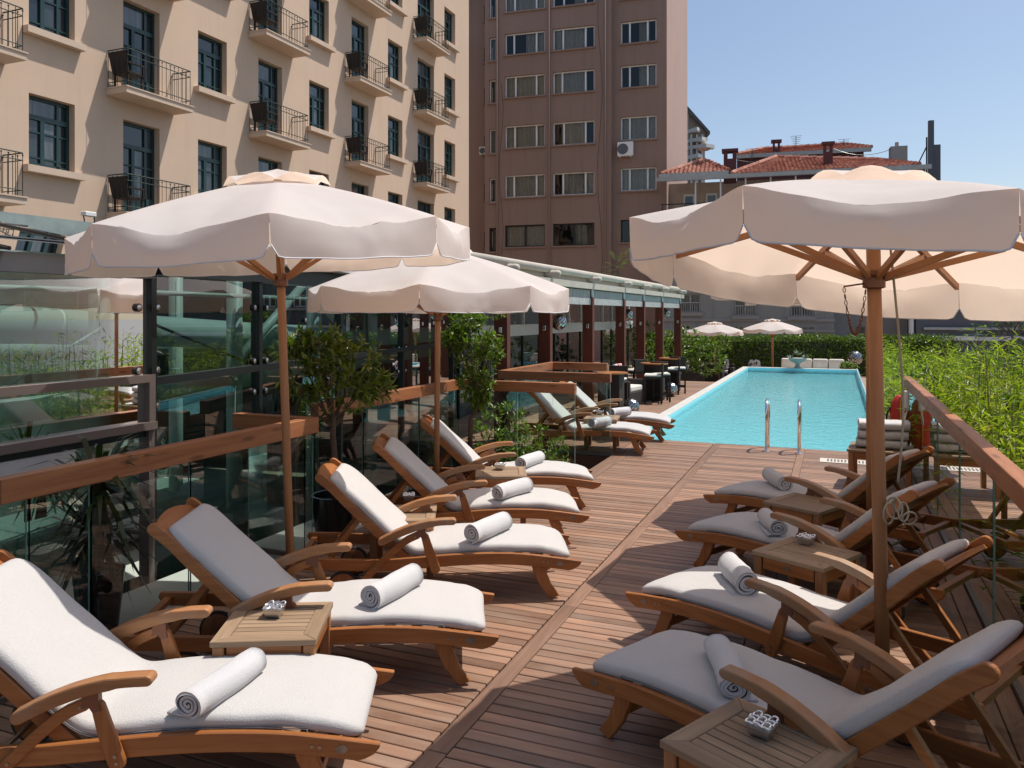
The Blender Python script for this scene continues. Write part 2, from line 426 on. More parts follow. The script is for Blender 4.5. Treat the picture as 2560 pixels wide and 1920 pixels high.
# pool
m = NT('pool_tile')
co = m.coords('World', (1, 1, 1), rnd=False)
n1 = m.noise(co, 0.6, 3); br = m.n('TexBrick'); m.l(co, br.inputs['Vector']); br.offset = 0
for a, b in (('Scale', 18.0), ('Mortar Size', 0.012), ('Brick Width', 0.5), ('Row Height', 0.5)): br.inputs[a].default_value = b
br.inputs['Color1'].default_value = (0.40, 0.80, 0.87, 1); br.inputs['Color2'].default_value = (0.35, 0.76, 0.85, 1); br.inputs['Mortar'].default_value = (0.45, 0.72, 0.76, 1)
vo = m.n('TexVoronoi', feature='SMOOTH_F1'); vo.inputs['Scale'].default_value = 2.6; m.l(co, vo.inputs['Vector'])
m.base(m.mix(m.maprange(n1, 0.0, 0.5), br.outputs[0], (0.38, 0.79, 0.865)))
m.set(Roughness=0.3); M['tile'] = m.mat
pb = MB(); D0 = -0.17; XL_, XR_, YE_, YS_ = XPL+0.004, XPR-0.004, YPE-0.004, YP+0.004
pb.quad((XL_, YS_, D0), (XR_, YS_, D0), (XR_, YE_, D0), (XL_, YE_, D0))
pb.quad((XL_, YS_, D0), (XL_, YE_, D0), (XL_, YE_, -0.004), (XL_, YS_, -0.004))
pb.quad((XR_, YS_, D0), (XR_, YS_, -0.004), (XR_, YE_, -0.004), (XR_, YE_, D0))
pb.quad((XL_, YE_, D0), (XR_, YE_, D0), (XR_, YE_, -0.004), (XL_, YE_, -0.004))
pb.quad((XL_, YS_, D0), (XL_, YS_, -0.03), (XR_, YS_, -0.03), (XR_, YS_, D0))
pool = pb.build('pool_basin', M['tile']); tag(pool, kind='structure')
m = NT('pool_water'); m.t.nodes.remove(m.b)
co = m.coords('World', (1, 0.75, 1), rnd=False)
nA = m.noise(co, 5.5, 2, 0.5, 0.6); nB = m.noise(co, 21, 3, 0.6, 0.3)
ad = m.n('Math', operation='MULTIPLY_ADD'); m.l(nB, ad.inputs[0]); ad.inputs[1].default_value = 0.35; m.l(nA, ad.inputs[2])
bp = m.n('Bump'); bp.inputs['Strength'].default_value = 0.5; bp.inputs['Distance'].default_value = 0.022; m.l(ad.outputs[0], bp.inputs['Height'])
tr = m.n('BsdfTransparent'); tr.inputs[0].default_value = (0.62, 0.93, 0.95, 1)
gl = m.n('BsdfGlossy'); gl.inputs['Roughness'].default_value = 0.03; m.l(bp.outputs[0], gl.inputs['Normal'])
fr = m.n('Fresnel'); fr.inputs[0].default_value = 1.33; m.l(bp.outputs[0], fr.inputs['Normal'])
# refraction look of the moving floor: a slightly wavy tint of the clear part
tint = m.ramp(nB, [(0.3, (0.56, 0.86, 0.90)), (0.5, (0.76, 0.95, 0.965)), (0.70, (0.97, 1.0, 1.0))]); m.l(tint, tr.inputs[0])
mx = m.n('MixShader'); m.l(fr.outputs[0], mx.inputs[0]); m.l(tr.outputs[0], mx.inputs[1]); m.l(gl.outputs[0], mx.inputs[2]); m.l(mx.outputs[0], m.out.inputs[0])
WZ = -0.055
ws = MB().quad((XPL, YP, WZ), (XPR, YP, WZ), (XPR, YPE, WZ), (XPL, YPE, WZ)).build('water', m.mat); tag(ws, kind='structure')
cp = MB().box(XPL-0.205, XPL, YP-0.001, YPE+0.25, -0.3, 0.006)
cp.box(XPL, XPR+0.05, YPE, YPE+0.25, -0.3, 0.006)
tag(cp.build('pool_coping', M['stone'], bevel=0.006), kind='structure')
tag(MB().box(XPR, XPR+0.045, YP, YPE+0.25, -1.6, 0.03).build('pool_edge_wall', plain('edge_wall', (0.38, 0.52, 0.60), 0.35)), kind='structure')
for i, (u, v) in enumerate(((1716, 1021), (1757, 993), (1789, 972), (1816, 954))):     # depth figures on the inner wall of the coping
    p = PX(u, v, XPL+0.001)
    fc = bpy.data.curves.new('depth_mark', 'FONT'); fc.body = '1.4'; fc.size = 0.06; fc.extrude = 0.001; fc.align_x = 'CENTER'
    fo = bpy.data.objects.new('depth_mark', fc); me = bpy.data.meshes.new_from_object(fo); bpy.data.objects.remove(fo)
    me.materials.append(M['darkmetal']); t = link('depth_mark', me, pool, (XPL+0.002, p.y, -0.046)); t.rotation_euler = (R(90), 0, R(90)); t.scale = (1.3, 0.7, 1)
# lower terrace past the pool
tz = -0.75
tag(MB().box(-16, 8, YPE+0.25, 48, tz-0.3, tz).box(-16, XPL-0.215, 23.0, YPE+0.25, tz-0.3, tz).build('lower_terrace', M['paving']), kind='structure')
tag(MB().box(XPR+0.05, 9, 1.0, 45, -2.2, -1.5).box(DECK_R+0.01, 9, -3, 12.0, -2.19, -1.49).build('planting_bed', M['ground']), kind='structure')

# pool ladder: two bent chrome grab rails
lad = empty('pool_ladder', (P(1956, 1134).x, P(1956, 1134).y, 0), 0, 'pair of bent chrome grab rails at the near edge of the pool', 'pool ladder')
for u, v in ((1916, 1129), (1997, 1135)):
    p = P(u, v); ox, oy = p.x-lad.location.x, p.y-lad.location.y
    pts = [(0, 0, 0), (0, 0, 0.56)]+[(0, 0.20-0.20*math.cos(a), 0.56+0.16*math.sin(a)) for a in [math.pi*i/10 for i in range(1, 10)]]+[(0, 0.40, 0.5), (0, 0.40, -0.9)]
    MB().tube([(q[0], q[1], q[2]) for q in pts], 0.020, 14).build('grab_rail', M['chrome'], lad, (ox, oy, 0), smooth=True)
    MB().lathe([(0.055, 0.0), (0.055, 0.008), (0.03, 0.02), (0.024, 0.022)], 18).build('base_flange', M['chrome'], lad, (ox, oy, 0.002), auto=0.5)
# white overflow grille
a, b = P(2062, 1143), P(2150, 1166)
gr = empty('drain_grille', ((a.x+b.x)/2+0.35, (a.y+b.y)/2, 0.002), 0, 'cream slotted drain grille set in the deck by the pool', 'drain grille')
gw, gh = 0.62, 0.15
MB().box(-gw, gw, -gh, gh, 0.0, 0.006).build('tray', M['cream_pl'] if 'cream_pl' in M else plain('cream_plastic', (0.62, 0.58, 0.50), 0.5), gr)
mb = MB()
for k in range(26):
    x = -gw+0.09+k*(2*gw-0.14)/26
    for yy in (-0.085, 0.01): mb.box(x, x+0.022, yy, yy+0.075, 0.0062, 0.0085)
mb.build('slots', M['brownframe'], gr)

# ============================================================ glass balustrades with timber rails
RTOP = 1.126
def balustrade(name_label, segs, beams, loc, matkey=None, ptop=None):
    """segs: list of ((x0,y0),(x1,y1)) panes on the floor; beams: list of ((x0,y0),(x1,y1))"""
    r = empty('glass_balustrade', (loc[0], loc[1], 0), 0, name_label, 'balustrade', None)
    L = Vector((loc[0], loc[1], 0))
    for (a, b) in segs:
        a, b = Vector((*a, 0))-L, Vector((*b, 0))-L; d = (b-a).normalized(); n = Vector((-d.y, d.x, 0))*0.006
        a2, b2 = a+d*0.008, b-d*0.008; z0, z1 = Vector((0, 0, 0.02)), Vector((0, 0, (ptop or RTOP-0.115)))
        pn = MB().quad(a2+z0, b2+z0, b2+z1, a2+z1).build('glass_pane', M['glass_clear'], r)
        MB().add([a2+z0-n, a2+z0+n, a2+z1+n, a2+z1-n, b2+z0-n, b2+z0+n, b2+z1+n, b2+z1-n], [(0,1,2,3),(4,5,6,7)]).add([a2+z0-n, a2+z0+n, a2+z1+n, a2+z1-n], [(0,1,2,3)]).build('glass_edge', M['glass_edge'], pn)
        MB().add([a-n*3+Vector((0,0,-0.02)), b-n*3+Vector((0,0,-0.02)), b-n*3+Vector((0,0,0.03)), a-n*3+Vector((0,0,0.03)), a+n*3+Vector((0,0,-0.02)), b+n*3+Vector((0,0,-0.02)), b+n*3+Vector((0,0,0.03)), a+n*3+Vector((0,0,0.03))], [(0,1,2,3),(7,6,5,4),(3,2,6,7),(0,3,7,4),(1,5,6,2)]).build('base_channel', M['channel'], r)
    for (a, b) in beams:
        a, b = Vector((*a, 0)), Vector((*b, 0)); d = (b-a); ln = d.length
        o = MB().box(0, ln, -0.045, 0.045, -0.125, 0).build('rail_beam', M['pine_x'], r, a-L+Vector((0, 0, RTOP)), bevel=0.004)
        o.rotation_euler = (0, 0, math.atan2(d.y, d.x))
    return r
M['channel'] = plain('steel_channel', (0.13, 0.12, 0.11), 0.5, 0.4)
X1 = -3.87; Y1E = P(809, 1043, RTOP).y
ys = [0.2]+[PX(u, 1500, X1).y for u in (69, 225, 474)]+[Y1E-0.02]
balustrade('left glass balustrade with a knotty pine rail, ending before the potted tree', [((X1, p), (X1, q)) for p, q in zip(ys[:-1], ys[1:])]+[((X1-0.05, Y1E-0.05), (-4.5, Y1E-0.05))],
           [((X1, 0.2), (X1, 2.62)), ((X1, 2.624), (X1, Y1E)), ((X1-0.05, Y1E-0.05), (-4.62, Y1E-0.05))], (X1, Y1E))
X2 = -4.42
ys = [5.95, 6.75, 7.9, 8.86]
balustrade('glass balustrade with a pine rail that turns a corner at the stair opening', [((X2, p), (X2, q)) for p, q in zip(ys[:-1], ys[1:])]+[((X2, 8.9), (-3.6, 8.9)), ((-3.59, 8.9), (STX, 8.9))],
           [((X2, 5.95), (X2, 8.855)), ((X2-0.045, 8.9), (STX, 8.9))], (X2, 8.9))
XU = -4.52
balustrade('pine railed glass screen round the poolside lounger bay', [((XU, 10.55), (-3.75, 10.55)), ((-3.74, 10.55), (STX-0.02, 10.55)), ((XU, 10.62), (XU, 12.68)), ((XU, 12.72), (-3.53, 12.72))],
           [((XU-0.045, 10.55), (STX-0.02, 10.55)), ((XU, 10.595), (XU, 12.675)), ((XU-0.045, 12.72), (-3.53, 12.72))], (XU, 10.55))
XR = 0.868
YRE = PX(2257, 940, XR-0.045).y
ys = [-1.0, 1.2, 2.6, 4.0, 5.4, 6.8, 8.2, YRE]
balustrade('right glass balustrade with a sunlit timber rail along the bamboo', [((XR, p), (XR, q)) for p, q in zip(ys[:-1], ys[1:])], [((XR, -1.0), (XR, 4.3)), ((XR, 4.304), (XR, YRE))], (XR, YRE))
# ============================================================ buildings
M['beige'] = render_wall('beige_render', (0.60, 0.445, 0.325), 0.10)
M['sill'] = plain('sill_render', (0.60, 0.46, 0.35), 0.85, var=0.08)
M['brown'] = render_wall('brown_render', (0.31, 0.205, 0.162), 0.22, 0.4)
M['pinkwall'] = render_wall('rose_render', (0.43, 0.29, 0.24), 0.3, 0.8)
M['greenframe'] = plain('green_frame', (0.012, 0.042, 0.043), 0.35, var=0.1)
M['iron'] = plain('railing_iron', (0.016, 0.032, 0.026), 0.45, 0.4)
M['upvc'] = plain('white_frame', (0.82, 0.81, 0.79), 0.4, var=0.05)
M['greywall'] = render_wall('grey_render', (0.31, 0.305, 0.285), 0.35, 0.8)
M['greywall2'] = plain('pale_grey_render', (0.34, 0.32, 0.30), 0.9, var=0.1, scale=0.5)
M['slate'] = plain('slate_render', (0.13, 0.135, 0.15), 0.85, var=0.06)
M['curtain'] = plain('curtain', (0.66, 0.62, 0.55), 0.9, var=0.2, scale=3)
M['burgundy'] = plain('burgundy_paint', (0.10, 0.028, 0.028), 0.6)
M['loggia'] = plain('loggia_wall', (0.45, 0.37, 0.30), 0.9)
M['gutter'] = plain('gutter_zinc', (0.42, 0.42, 0.40), 0.5, 0.3)
m = NT('roof_tile')
m.base(m.ramp(m.island(), [(0, (0.30, 0.10, 0.065)), (0.5, (0.40, 0.165, 0.11)), (1, (0.52, 0.27, 0.20))])); m.set(Roughness=0.8); M['tilered'] = m.mat
# glazing of far windows: dark glass that mirrors the sky, curtains just behind
M['glass_far'] = glass('far_window_glass', (0.72, 0.74, 0.73), 1.1, 0.01, 1.5)

class Facade:
    """an upright wall in local (s, z); local y points out of the wall towards the viewer"""
    def __init__(s, root, mat):
        s.root = root; s.mat = mat; s.holes = []
    def wall(s, name, s0, s1, z0, z1, holes, depth=0.28, y=0.0):
        us = sorted(set([s0, s1]+[q for h in holes for q in h[:2] if s0 < q < s1])); zs = sorted(set([z0, z1]+[q for h in holes for q in h[2:4] if z0 < q < z1]))
        mb = MB()
        for i in range(len(us)-1):
            for j in range(len(zs)-1):
                cx, cz = (us[i]+us[i+1])/2, (zs[j]+zs[j+1])/2
                if any(h[0] < cx < h[1] and h[2] < cz < h[3] for h in holes): continue
                mb.quad((us[i], y, zs[j]), (us[i+1], y, zs[j]), (us[i+1], y, zs[j+1]), (us[i], y, zs[j+1]))
        for h in holes:
            a, b, c, d = h[:4]; e = y+depth
            mb.quad((a, y, c), (a, y, d), (a, e, d), (a, e, c)); mb.quad((b, y, c), (b, e, c), (b, e, d), (b, y, d))
            mb.quad((a, y, d), (b, y, d), (b, e, d), (a, e, d)); mb.quad((a, y, c), (a, e, c), (b, e, c), (b, y, c))
        return mb.build(name, s.mat, s.root)

# local frames: x along the wall to the right, -y towards the viewer
def casement(root, s0, s1, z0, z1, door=False, y=0.24, detail=True):
    """dark green framed window: transom light above, two leaves and a narrow side light"""
    f = MB(); t = 0.075; w_ = s1-s0; tz = z1-(z1-z0)*0.27 if not door else z1-(z1-z0)*0.24
    sx = s0+w_*0.74
    f.box(s0, s1, y-0.05, y+0.03, z1-t, z1); f.box(s0, s0+t, y-0.05, y+0.03, z0, z1-t); f.box(s1-t, s1, y-0.05, y+0.03, z0, z1-t)
    f.box(s0+t, s1-t, y-0.06, y+0.03, tz-0.09, tz+0.02); f.box(s0+t, s1-t, y-0.05, y+0.03, z0, z0+(0.5 if door else 0.12))
    f.box(sx-0.03, sx+0.03, y-0.05, y+0.03, z0, z1-t)
    mid = (s0+t+sx)/2; f.box(mid-0.05, mid+0.05, y-0.055, y+0.03, z0, tz-0.09)
    h1 = tz-0.09-(tz-z0)*0.24; f.box(s0+t, s1-t, y-0.045, y+0.03, h1-0.02, h1+0.02)
    if not door: h2 = z0+(tz-z0)*0.2; f.box(s0+t, s1-t, y-0.045, y+0.03, h2-0.02, h2+0.02)
    fo = f.build('door' if door else 'window', M['greenframe'], root)
    for (a, b, c, d) in ((s0+t, sx-0.03, tz+0.02, z1-t), (sx+0.03, s1-t, tz+0.02, z1-t), (s0+t, mid-0.05, z0+0.12, tz-0.09), (mid+0.05, sx-0.03, z0+0.12, tz-0.09), (sx+0.03, s1-t, z0+0.12, tz-0.09)):
        MB().quad((a, y, c), (b, y, c), (b, y, d), (a, y, d)).build('pane', M['glass_win'], fo)
    return fo

XB = -17.0
bh = empty('beige_building', (XB, 8.0, -6), R(90), 'tall beige rendered building with green framed windows and iron balconies', 'building')
def by(u): return PX(u, 500, XB).y-8.0          # along the facade
ZS = [-1.8, 1.36, 4.50, 7.64, 10.78, 13.92]
wins = [(72, 187), (495, 567), (773, 822), (970, 1006), (1111, 1138)]
doors = [(308, 399, 264, 434), (646, 705, 620, 732), (879, 921, 860, 940), (1044, 1085, 1031, 1090)]
bend = by(1172)
holes = []; W_ = []; D_ = []
for zf in ZS:
    for a, b in wins: W_.append((by(a), by(b), zf+0.84+6, zf+2.50+6))
    for k, (a, b, c, d) in enumerate(doors): D_.append((by(a), by(b), zf+0.05+6, zf+2.48+6, by(c), by(d), zf, k))
# a balcony column just left of the picture edge
lb0, lb1 = by(-75), by(12)
for zf in ZS: D_.append((lb0+0.35, lb1-0.3, zf+0.05+6, zf+2.48+6, lb0, lb1, zf, -1))
fb = Facade(bh, M['beige'])
holes = [h[:4] for h in W_]+[h[:4] for h in D_]
# the wall faces +X: local x runs along +Y, so outward is local -y
wl = fb.wall('wall', -14, bend, 0, 26, holes)
MB().quad((bend, 0, 0), (bend, 14, 0), (bend, 14, 26), (bend, 0, 26)).build('end_wall', M['beige'], bh)
MB().quad((-14, 3.0, 0), (bend, 3.0, 0), (bend, 3.0, 26), (-14, 3.0, 26)).quad((-14, 0, 26), (bend, 0, 26), (bend, 14, 26), (-14, 14, 26)).build('interior', M['darkmetal'], bh)
for (a, b, c, d) in W_:
    casement(bh, a, b, c, d)
    MB().box(a-0.16, b+0.16, -0.20, 0.05, c-0.16, c-0.005).build('sill', M['sill'], bh)
def railing(root, a, b, zf, p):
    r = MB(); z0 = zf; hh = 0.95; rr = 0.011
    P0, P1, P2, P3 = (a+0.06, -0.02), (a+0.06, -p+0.06), (b-0.06, -p+0.06), (b-0.06, -0.02)
    for z, q in ((hh, 0.016), (hh-0.16, 0.012), (0.14, 0.012)):
        for A, B in ((P0, P1), (P1, P2), (P2, P3)): r.tube([(A[0], A[1], z0+z), (B[0], B[1], z0+z)], q, 5)
    for A, B in ((P0, P1), (P1, P2), (P2, P3)):
        ln = math.hypot(B[0]-A[0], B[1]-A[1]); n = max(2, int(ln/0.13))
        for i in range(n+1):
            t = i/n; x, yv = A[0]+(B[0]-A[0])*t, A[1]+(B[1]-A[1])*t
            tall = i % 3 == 0
            r.tube([(x, yv, z0), (x, yv, z0+(hh if tall else hh-0.06))], 0.009, 4)
            if not tall: r.ball((x, yv, z0+hh-0.05), 0.022, 6)
    return r
FL = {4.50: 'lower', 7.64: 'middle', 10.78: 'upper', 13.92: 'top', 1.36: 'low', -1.8: 'ground'}
CO = {0: 'first', 1: 'second', 2: 'third', 3: 'fourth', -1: 'leftmost'}
chairs = []
for (a, b, c, d, ba, bb, zf, k) in D_:
    casement(bh, a, b, c, d, door=True)
    if zf < 1.0: continue
    p = 0.72
    sl = MB().box(ba, bb, -p, 0.02, zf+6-0.17, zf+6-0.03).box(ba-0.02, bb+0.02, -p-0.025, 0.02, zf+6-0.03, zf+6).build('balcony', M['sill'], bh)
    railing(bh, ba, bb, zf+6, p).build('railing', M['iron'], sl)
    if k >= 0 and zf > 4: chairs.append((ba, bb, zf, k))
# wicker chairs on the balconies
M['wicker'] = plain('dark_wicker', (0.026, 0.018, 0.014), 0.85, var=0.4, scale=60, bump=0.6, bscale=120)
def chair_mesh():
    seat = MB().box(-0.26, 0.26, -0.26, 0.26, 0.36, 0.43).mesh('seat', M['wicker'], bevel=0.01)
    back = MB().add([(-0.26,-0.20,0.40),(0.26,-0.20,0.40),(0.30,-0.30,0.88),(-0.30,-0.30,0.88),(-0.26,-0.26,0.40),(0.26,-0.26,0.40),(0.30,-0.35,0.88),(-0.30,-0.35,0.88)], [(0,3,2,1)[::-1],(4,7,6,5),(3,7,6,2),(0,1,5,4),(0,4,7,3),(1,2,6,5)]).mesh('backrest', M['wicker'], bevel=0.01)
    leg = MB().box(-0.02, 0.02, -0.02, 0.02, 0, 0.36).mesh('leg', M['wicker'])
    arm = MB().box(-0.03, 0.03, -0.26, 0.24, 0.60, 0.64).box(-0.025, 0.025, 0.19, 0.23, 0.43, 0.60).mesh('armrest', M['wicker'])
    return seat, back, leg, arm
CM = chair_mesh()
def wchair(loc, rz, label, group, cat='chair', pillow=None, sc_=1.0):
    t = empty('wicker_chair', loc, rz, label, cat, group); t.scale = (sc_,)*3
    link('seat', CM[0], t); link('backrest', CM[1], t)
    for sx in (-1, 1):
        link('armrest', CM[3], t, (sx*0.27, 0, 0))
        for sy in (-1, 1): link('leg', CM[2], t, (sx*0.22, sy*0.22, 0))
    return t
for (ba, bb, zf, k) in chairs:
    yy = 8.0+ba+0.38
    wchair((XB+0.36, yy, zf+0.003), R(0), 'dark wicker chair on the %s balcony of the %s balcony column of the beige building' % (FL[zf], CO[k]), 'chairs on the beige building balconies')

# ------------------------------------------------------------ brown block of flats
BA = R(5.8)
BO = PD(1665, 400, 45.0); BO.z = 0
def bs(u, v=400): return PV(u, v, BO, BA)
bb_ = empty('brown_building', (BO.x, BO.y, -6), BA, 'tall brown rendered block of flats with white framed windows', 'building')
fb = Facade(bb_, M['brown'])
rows = [(67, 122), (176, 231), (303, 361), (430, 487), (558, 614), (-45, 12), (-160, -100)]
cols = [(1262, 1362), (1382, 1486), (1548.5, 1639)]
holes = [[], [], []]
zat = lambda v, u=1434: PV(u, v, BO, BA)[1]+6
zr_ = [(zat(b), zat(a)) for a, b in rows]
def three(root, s0, s1, z0, z1, y, k, parts=(0.22, 0.77), mat='upvc'):
    f = MB(); t = 0.07
    f.box(s0, s1, y-0.06, y+0.02, z0, z0+t); f.box(s0, s1, y-0.06, y+0.02, z1-t, z1); f.box(s0, s0+t, y-0.06, y+0.02, z0+t, z1-t); f.box(s1-t, s1, y-0.06, y+0.02, z0+t, z1-t)
    xs = [s0+t]
    for q in parts:
        x = s0+(s1-s0)*q; f.box(x-0.05, x+0.05, y-0.06, y+0.02, z0+t, z1-t); xs += [x-0.05, x+0.05]
    xs.append(s1-t)
    fo = f.build('window', M[mat], root)
    for i in range(0, len(xs), 2):
        MB().quad((xs[i], y, z0+t), (xs[i+1], y, z0+t), (xs[i+1], y, z1-t), (xs[i], y, z1-t)).build('pane', M['glass_far'], fo)
    # curtain folds behind the panes
    rs = random.Random(k); c = MB(); n = 30; a, b = s0+0.03, s1-0.03
    lo = rs.choice([0, 0, 0.18, 0.5]); hi = rs.choice([1, 1, 0.8])
    pts = [(a+(b-a)*(lo+(hi-lo)*i/n), y+0.16+0.05*math.sin(i*1.9+rs.random())) for i in range(n+1)]
    for i in range(n): c.quad((pts[i][0], pts[i][1], z0), (pts[i+1][0], pts[i+1][1], z0), (pts[i+1][0], pts[i+1][1], z1), (pts[i][0], pts[i][1], z1))
    c.build('curtain', M['curtain'], fo)
    MB().box(s0-0.08, s1+0.08, y-0.34, y-0.02, z0-0.09, z0-0.004).build('sill', M['brown'], fo)
    return fo
sA = bs(1212)[0]; sB = bs(1528)[0]; s3 = 0.0
h1 = [(bs(cols[c][0])[0], bs(cols[c][1])[0], z0, z1) for (z0, z1) in zr_ for c in (0, 1)]
h0 = [(bs(1223)[0], bs(1240)[0], z0-0.25, z1-0.12) for (z0, z1) in zr_]
h2 = [(bs(cols[2][0])[0], bs(cols[2][1])[0], z0+0.15, z1+0.15) for (z0, z1) in zr_]
fb.wall('wall', sA, sB, 0, 34, h1+h0, 0.30)
fb.wall('wall', sB, 0.0, 0, 34, [(a, b, c, d) for a, b, c, d in h2], 0.30, y=0.45)
sL = bs(1150)[0]
hL = [(bs(1192)[0], bs(1214)[0], z0+0.15, z1-0.2) for (z0, z1) in zr_]
fb.wall('wall', sL-8, sA, 0, 34, hL, 0.25, y=1.4)
MB().quad((sA, 0, 0), (sA, 0, 34), (sA, 1.4, 34), (sA, 1.4, 0)).quad((sB, 0, 0), (sB, 0.45, 0), (sB, 0.45, 34), (sB, 0, 34)).build('wall_return', M['brown'], bb_)
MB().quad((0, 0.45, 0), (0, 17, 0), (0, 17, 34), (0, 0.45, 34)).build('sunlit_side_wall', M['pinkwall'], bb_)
MB().quad((sL-8, 3.5, 0), (-0.05, 3.5, 0), (-0.05, 3.5, 34), (sL-8, 3.5, 34)).quad((sL-8, 0.5, 34), (0, 0.45, 34), (0, 17, 34), (sL-8, 17, 34)).build('interior', M['darkmetal'], bb_)
for i, h in enumerate(h1):
    r_ = i//2
    if r_ == 4: three(bb_, *h, 0.22, i, (0.5,), 'darkmetal')
    else: three(bb_, *h, 0.22, i, (0.22+0.02*(i % 3), 0.78))
for i, h in enumerate(h2): three(bb_, *h, 0.67, i+40, (0.25, 0.75), 'darkmetal' if i == 4 else 'upvc')
for i, h in enumerate(h0): three(bb_, *h, 0.22, i+60, (), 'darkmetal' if i == 4 else 'upvc')
for i, h in enumerate(hL): three(bb_, *h, 1.6, i+80, (), 'upvc')
for u in (1244, 1374, 1514):
    sx_ = bs(u)[0]; MB().tube([(sx_, -0.09, 0), (sx_, -0.09, 33.5)], 0.05, 8).build('drainpipe', M['brown'], bb_, smooth=True)
for k, (u, z0_, z1_) in enumerate(((1500, 9, 33), (1253, 4, 22))):
    sx_ = bs(u)[0]; MB().tube([(sx_+0.15*math.sin(q*1.3), -0.03, z0_+(z1_-z0_)*q/12) for q in range(13)], 0.008, 4).build('cable', M['darkmetal'], bb_)
# air conditioners
def aircon(u0, u1, v0, v1, yoff, label):
    s0, z1 = PV(u0, v0, BO, BA); s1, z0 = PV(u1, v1, BO, BA)
    t = Vector((math.cos(BA), math.sin(BA), 0)); n = Vector((t.y, -t.x, 0))
    p = BO+t*((s0+s1)/2)-n*yoff
    r = empty('air_conditioner', (p.x, p.y, z0), BA, label, 'air conditioner', 'air conditioners on the brown building')
    w2, hh = (s1-s0)/2, z1-z0
    MB().box(-w2, w2, -0.42, -0.12, 0.05, hh).build('casing', M['upvc'], r, bevel=0.02)
    MB().lathe([(hh*0.36, -0.435), (hh*0.36, -0.425)], 24, (-w2*0.3, 0, hh*0.52), axis='y').build('fan_grille', M['slate'], r)
    for sx in (-1, 1): MB().box(sx*w2*0.7-0.03, sx*w2*0.7+0.03, -0.42, 0.0, 0.0, 0.048).build('bracket', M['upvc'], r)
aircon(1543, 1582, 355, 390, 0.45, 'larger white air conditioner under a right column window of the brown building')
aircon(1185, 1208, 359, 379, 1.4, 'smaller white air conditioner at the left edge of the brown building')

# ------------------------------------------------------------ pale block with canted balconies behind the brown one
pb0 = PD(1719, 420, 66); pb0.z = 0
ob = empty('pale_block', (pb0.x, pb0.y, -6), R(20), 'pale block with stacked canted balconies peeping out behind the brown building', 'building')
zz = lambda v: 1.95+(YH-v)*66/1960+6
MB().prism([(0, 0), (0.1, zz(275)), (1.45, zz(330)), (1.45, 0)], 0, 6).build('wall', M['loggia'], ob)
MB().prism([(-0.1, zz(270)), (-0.1, zz(278)), (1.75, zz(340)), (1.75, zz(333))], -0.6, 6).build('roof', M['slate'], ob)
for i, (v, wd) in enumerate(((333, 0.95), (357, 1.6), (374, 2.15), (398, 1.1))):
    MB().prism([(0, -0.05), (wd*0.62, -1.1), (wd, -0.5), (wd, 0.1), (0, 0.1)], zz(v), zz(v)+0.28, 'z').build('balcony', M['white_paint'], ob)
for i, x in enumerate((0.2, 0.65, 1.1)): MB().box(x, x+0.14, -0.3, -0.05, 8, zz(338)).build('pier', M['white_paint'], ob)

# ------------------------------------------------------------ grey house with red tiled roofs
gh = empty('tiled_roof_house', (BO.x, BO.y, -6), BA, 'long grey house with red tiled hip roofs, loggia and chimneys', 'building')
GY = -0.6
O2 = BO+Vector((math.sin(BA), -math.cos(BA), 0))*0.6
def gs(u, v): a, z = PV(u, v, O2, BA); return a, z+6
xe = gs(2300, 430)[0]
def tile_roof(name, root, e0, e1, r0, r1, ye, yr, step=0.22):
    """hip slope between the eave e0-e1 (s, z) at y=ye and ridge r0-r1 at y=yr, laid in rolled courses"""
    mb = MB(); n = max(4, int(abs(yr-ye)/0.34)+3); k = int((e1[0]-e0[0])/step)
    A = Vector((e0[0], ye, e0[1])); B = Vector((e1[0], ye, e1[1])); C = Vector((r0[0], yr, r0[1])); D = Vector((r1[0], yr, r1[1]))
    for i in range(n):
        t0, t1 = i/n, (i+1)/n
        L0, R0 = A*(1-t0)+C*t0, B*(1-t0)+D*t0; L1, R1 = A*(1-t1)+C*t1, B*(1-t1)+D*t1
        for j in range(k):
            x0, x1 = A.x+(B.x-A.x)*j/k, A.x+(B.x-A.x)*(j+1)/k
            if x0 < min(L0.x, L1.x)-step*0.2 or x1 > max(R0.x, R1.x)+step*0.2: continue
            def pt(x, lo):
                Lq, Rq = (L0, R0) if lo else (L1, R1); f = (x-Lq.x)/(Rq.x-Lq.x) if Rq.x > Lq.x else 0.5
                f = min(1, max(0, f)); return Lq*(1-f)+Rq*f
            xm = (x0+x1)/2; up = Vector((0, -0.03, 0.075))
            q = [pt(x0, 1)+up*0.45, pt(xm, 1)+up*1.3, pt(x1, 1)+up*0.45, pt(x1, 0), pt(xm, 0)+up*0.8, pt(x0, 0)]
            b0, b1 = pt(x0, 1)-up*0.2, pt(x1, 1)-up*0.2
            mb.add(q+[b0, b1], [(0, 1, 4, 5), (1, 2, 3, 4), (6, 7, 2, 1, 0)])
    o = mb.build(name, M['tilered'], root); o['kind'] = 'stuff'
    MB().quad(A, B, D, C).build('roof_deck', M['burgundy'], o)
    rg = MB()
    for a, b in ((A, C), (C, D), (D, B)):
        ln = (b-a).length; c = max(1, int(ln/0.42))
        for i in range(c):
            p, q = a+(b-a)*(i/c), a+(b-a)*((i+1)/c+0.02/ln)
            rg.tube([p+Vector((0, 0, 0.05)), q+Vector((0, 0, 0.075))], [0.10, 0.125], 6)
    o2 = rg.build('ridge_tiles', M['tilered'], o); o2['kind'] = 'stuff'
    return o
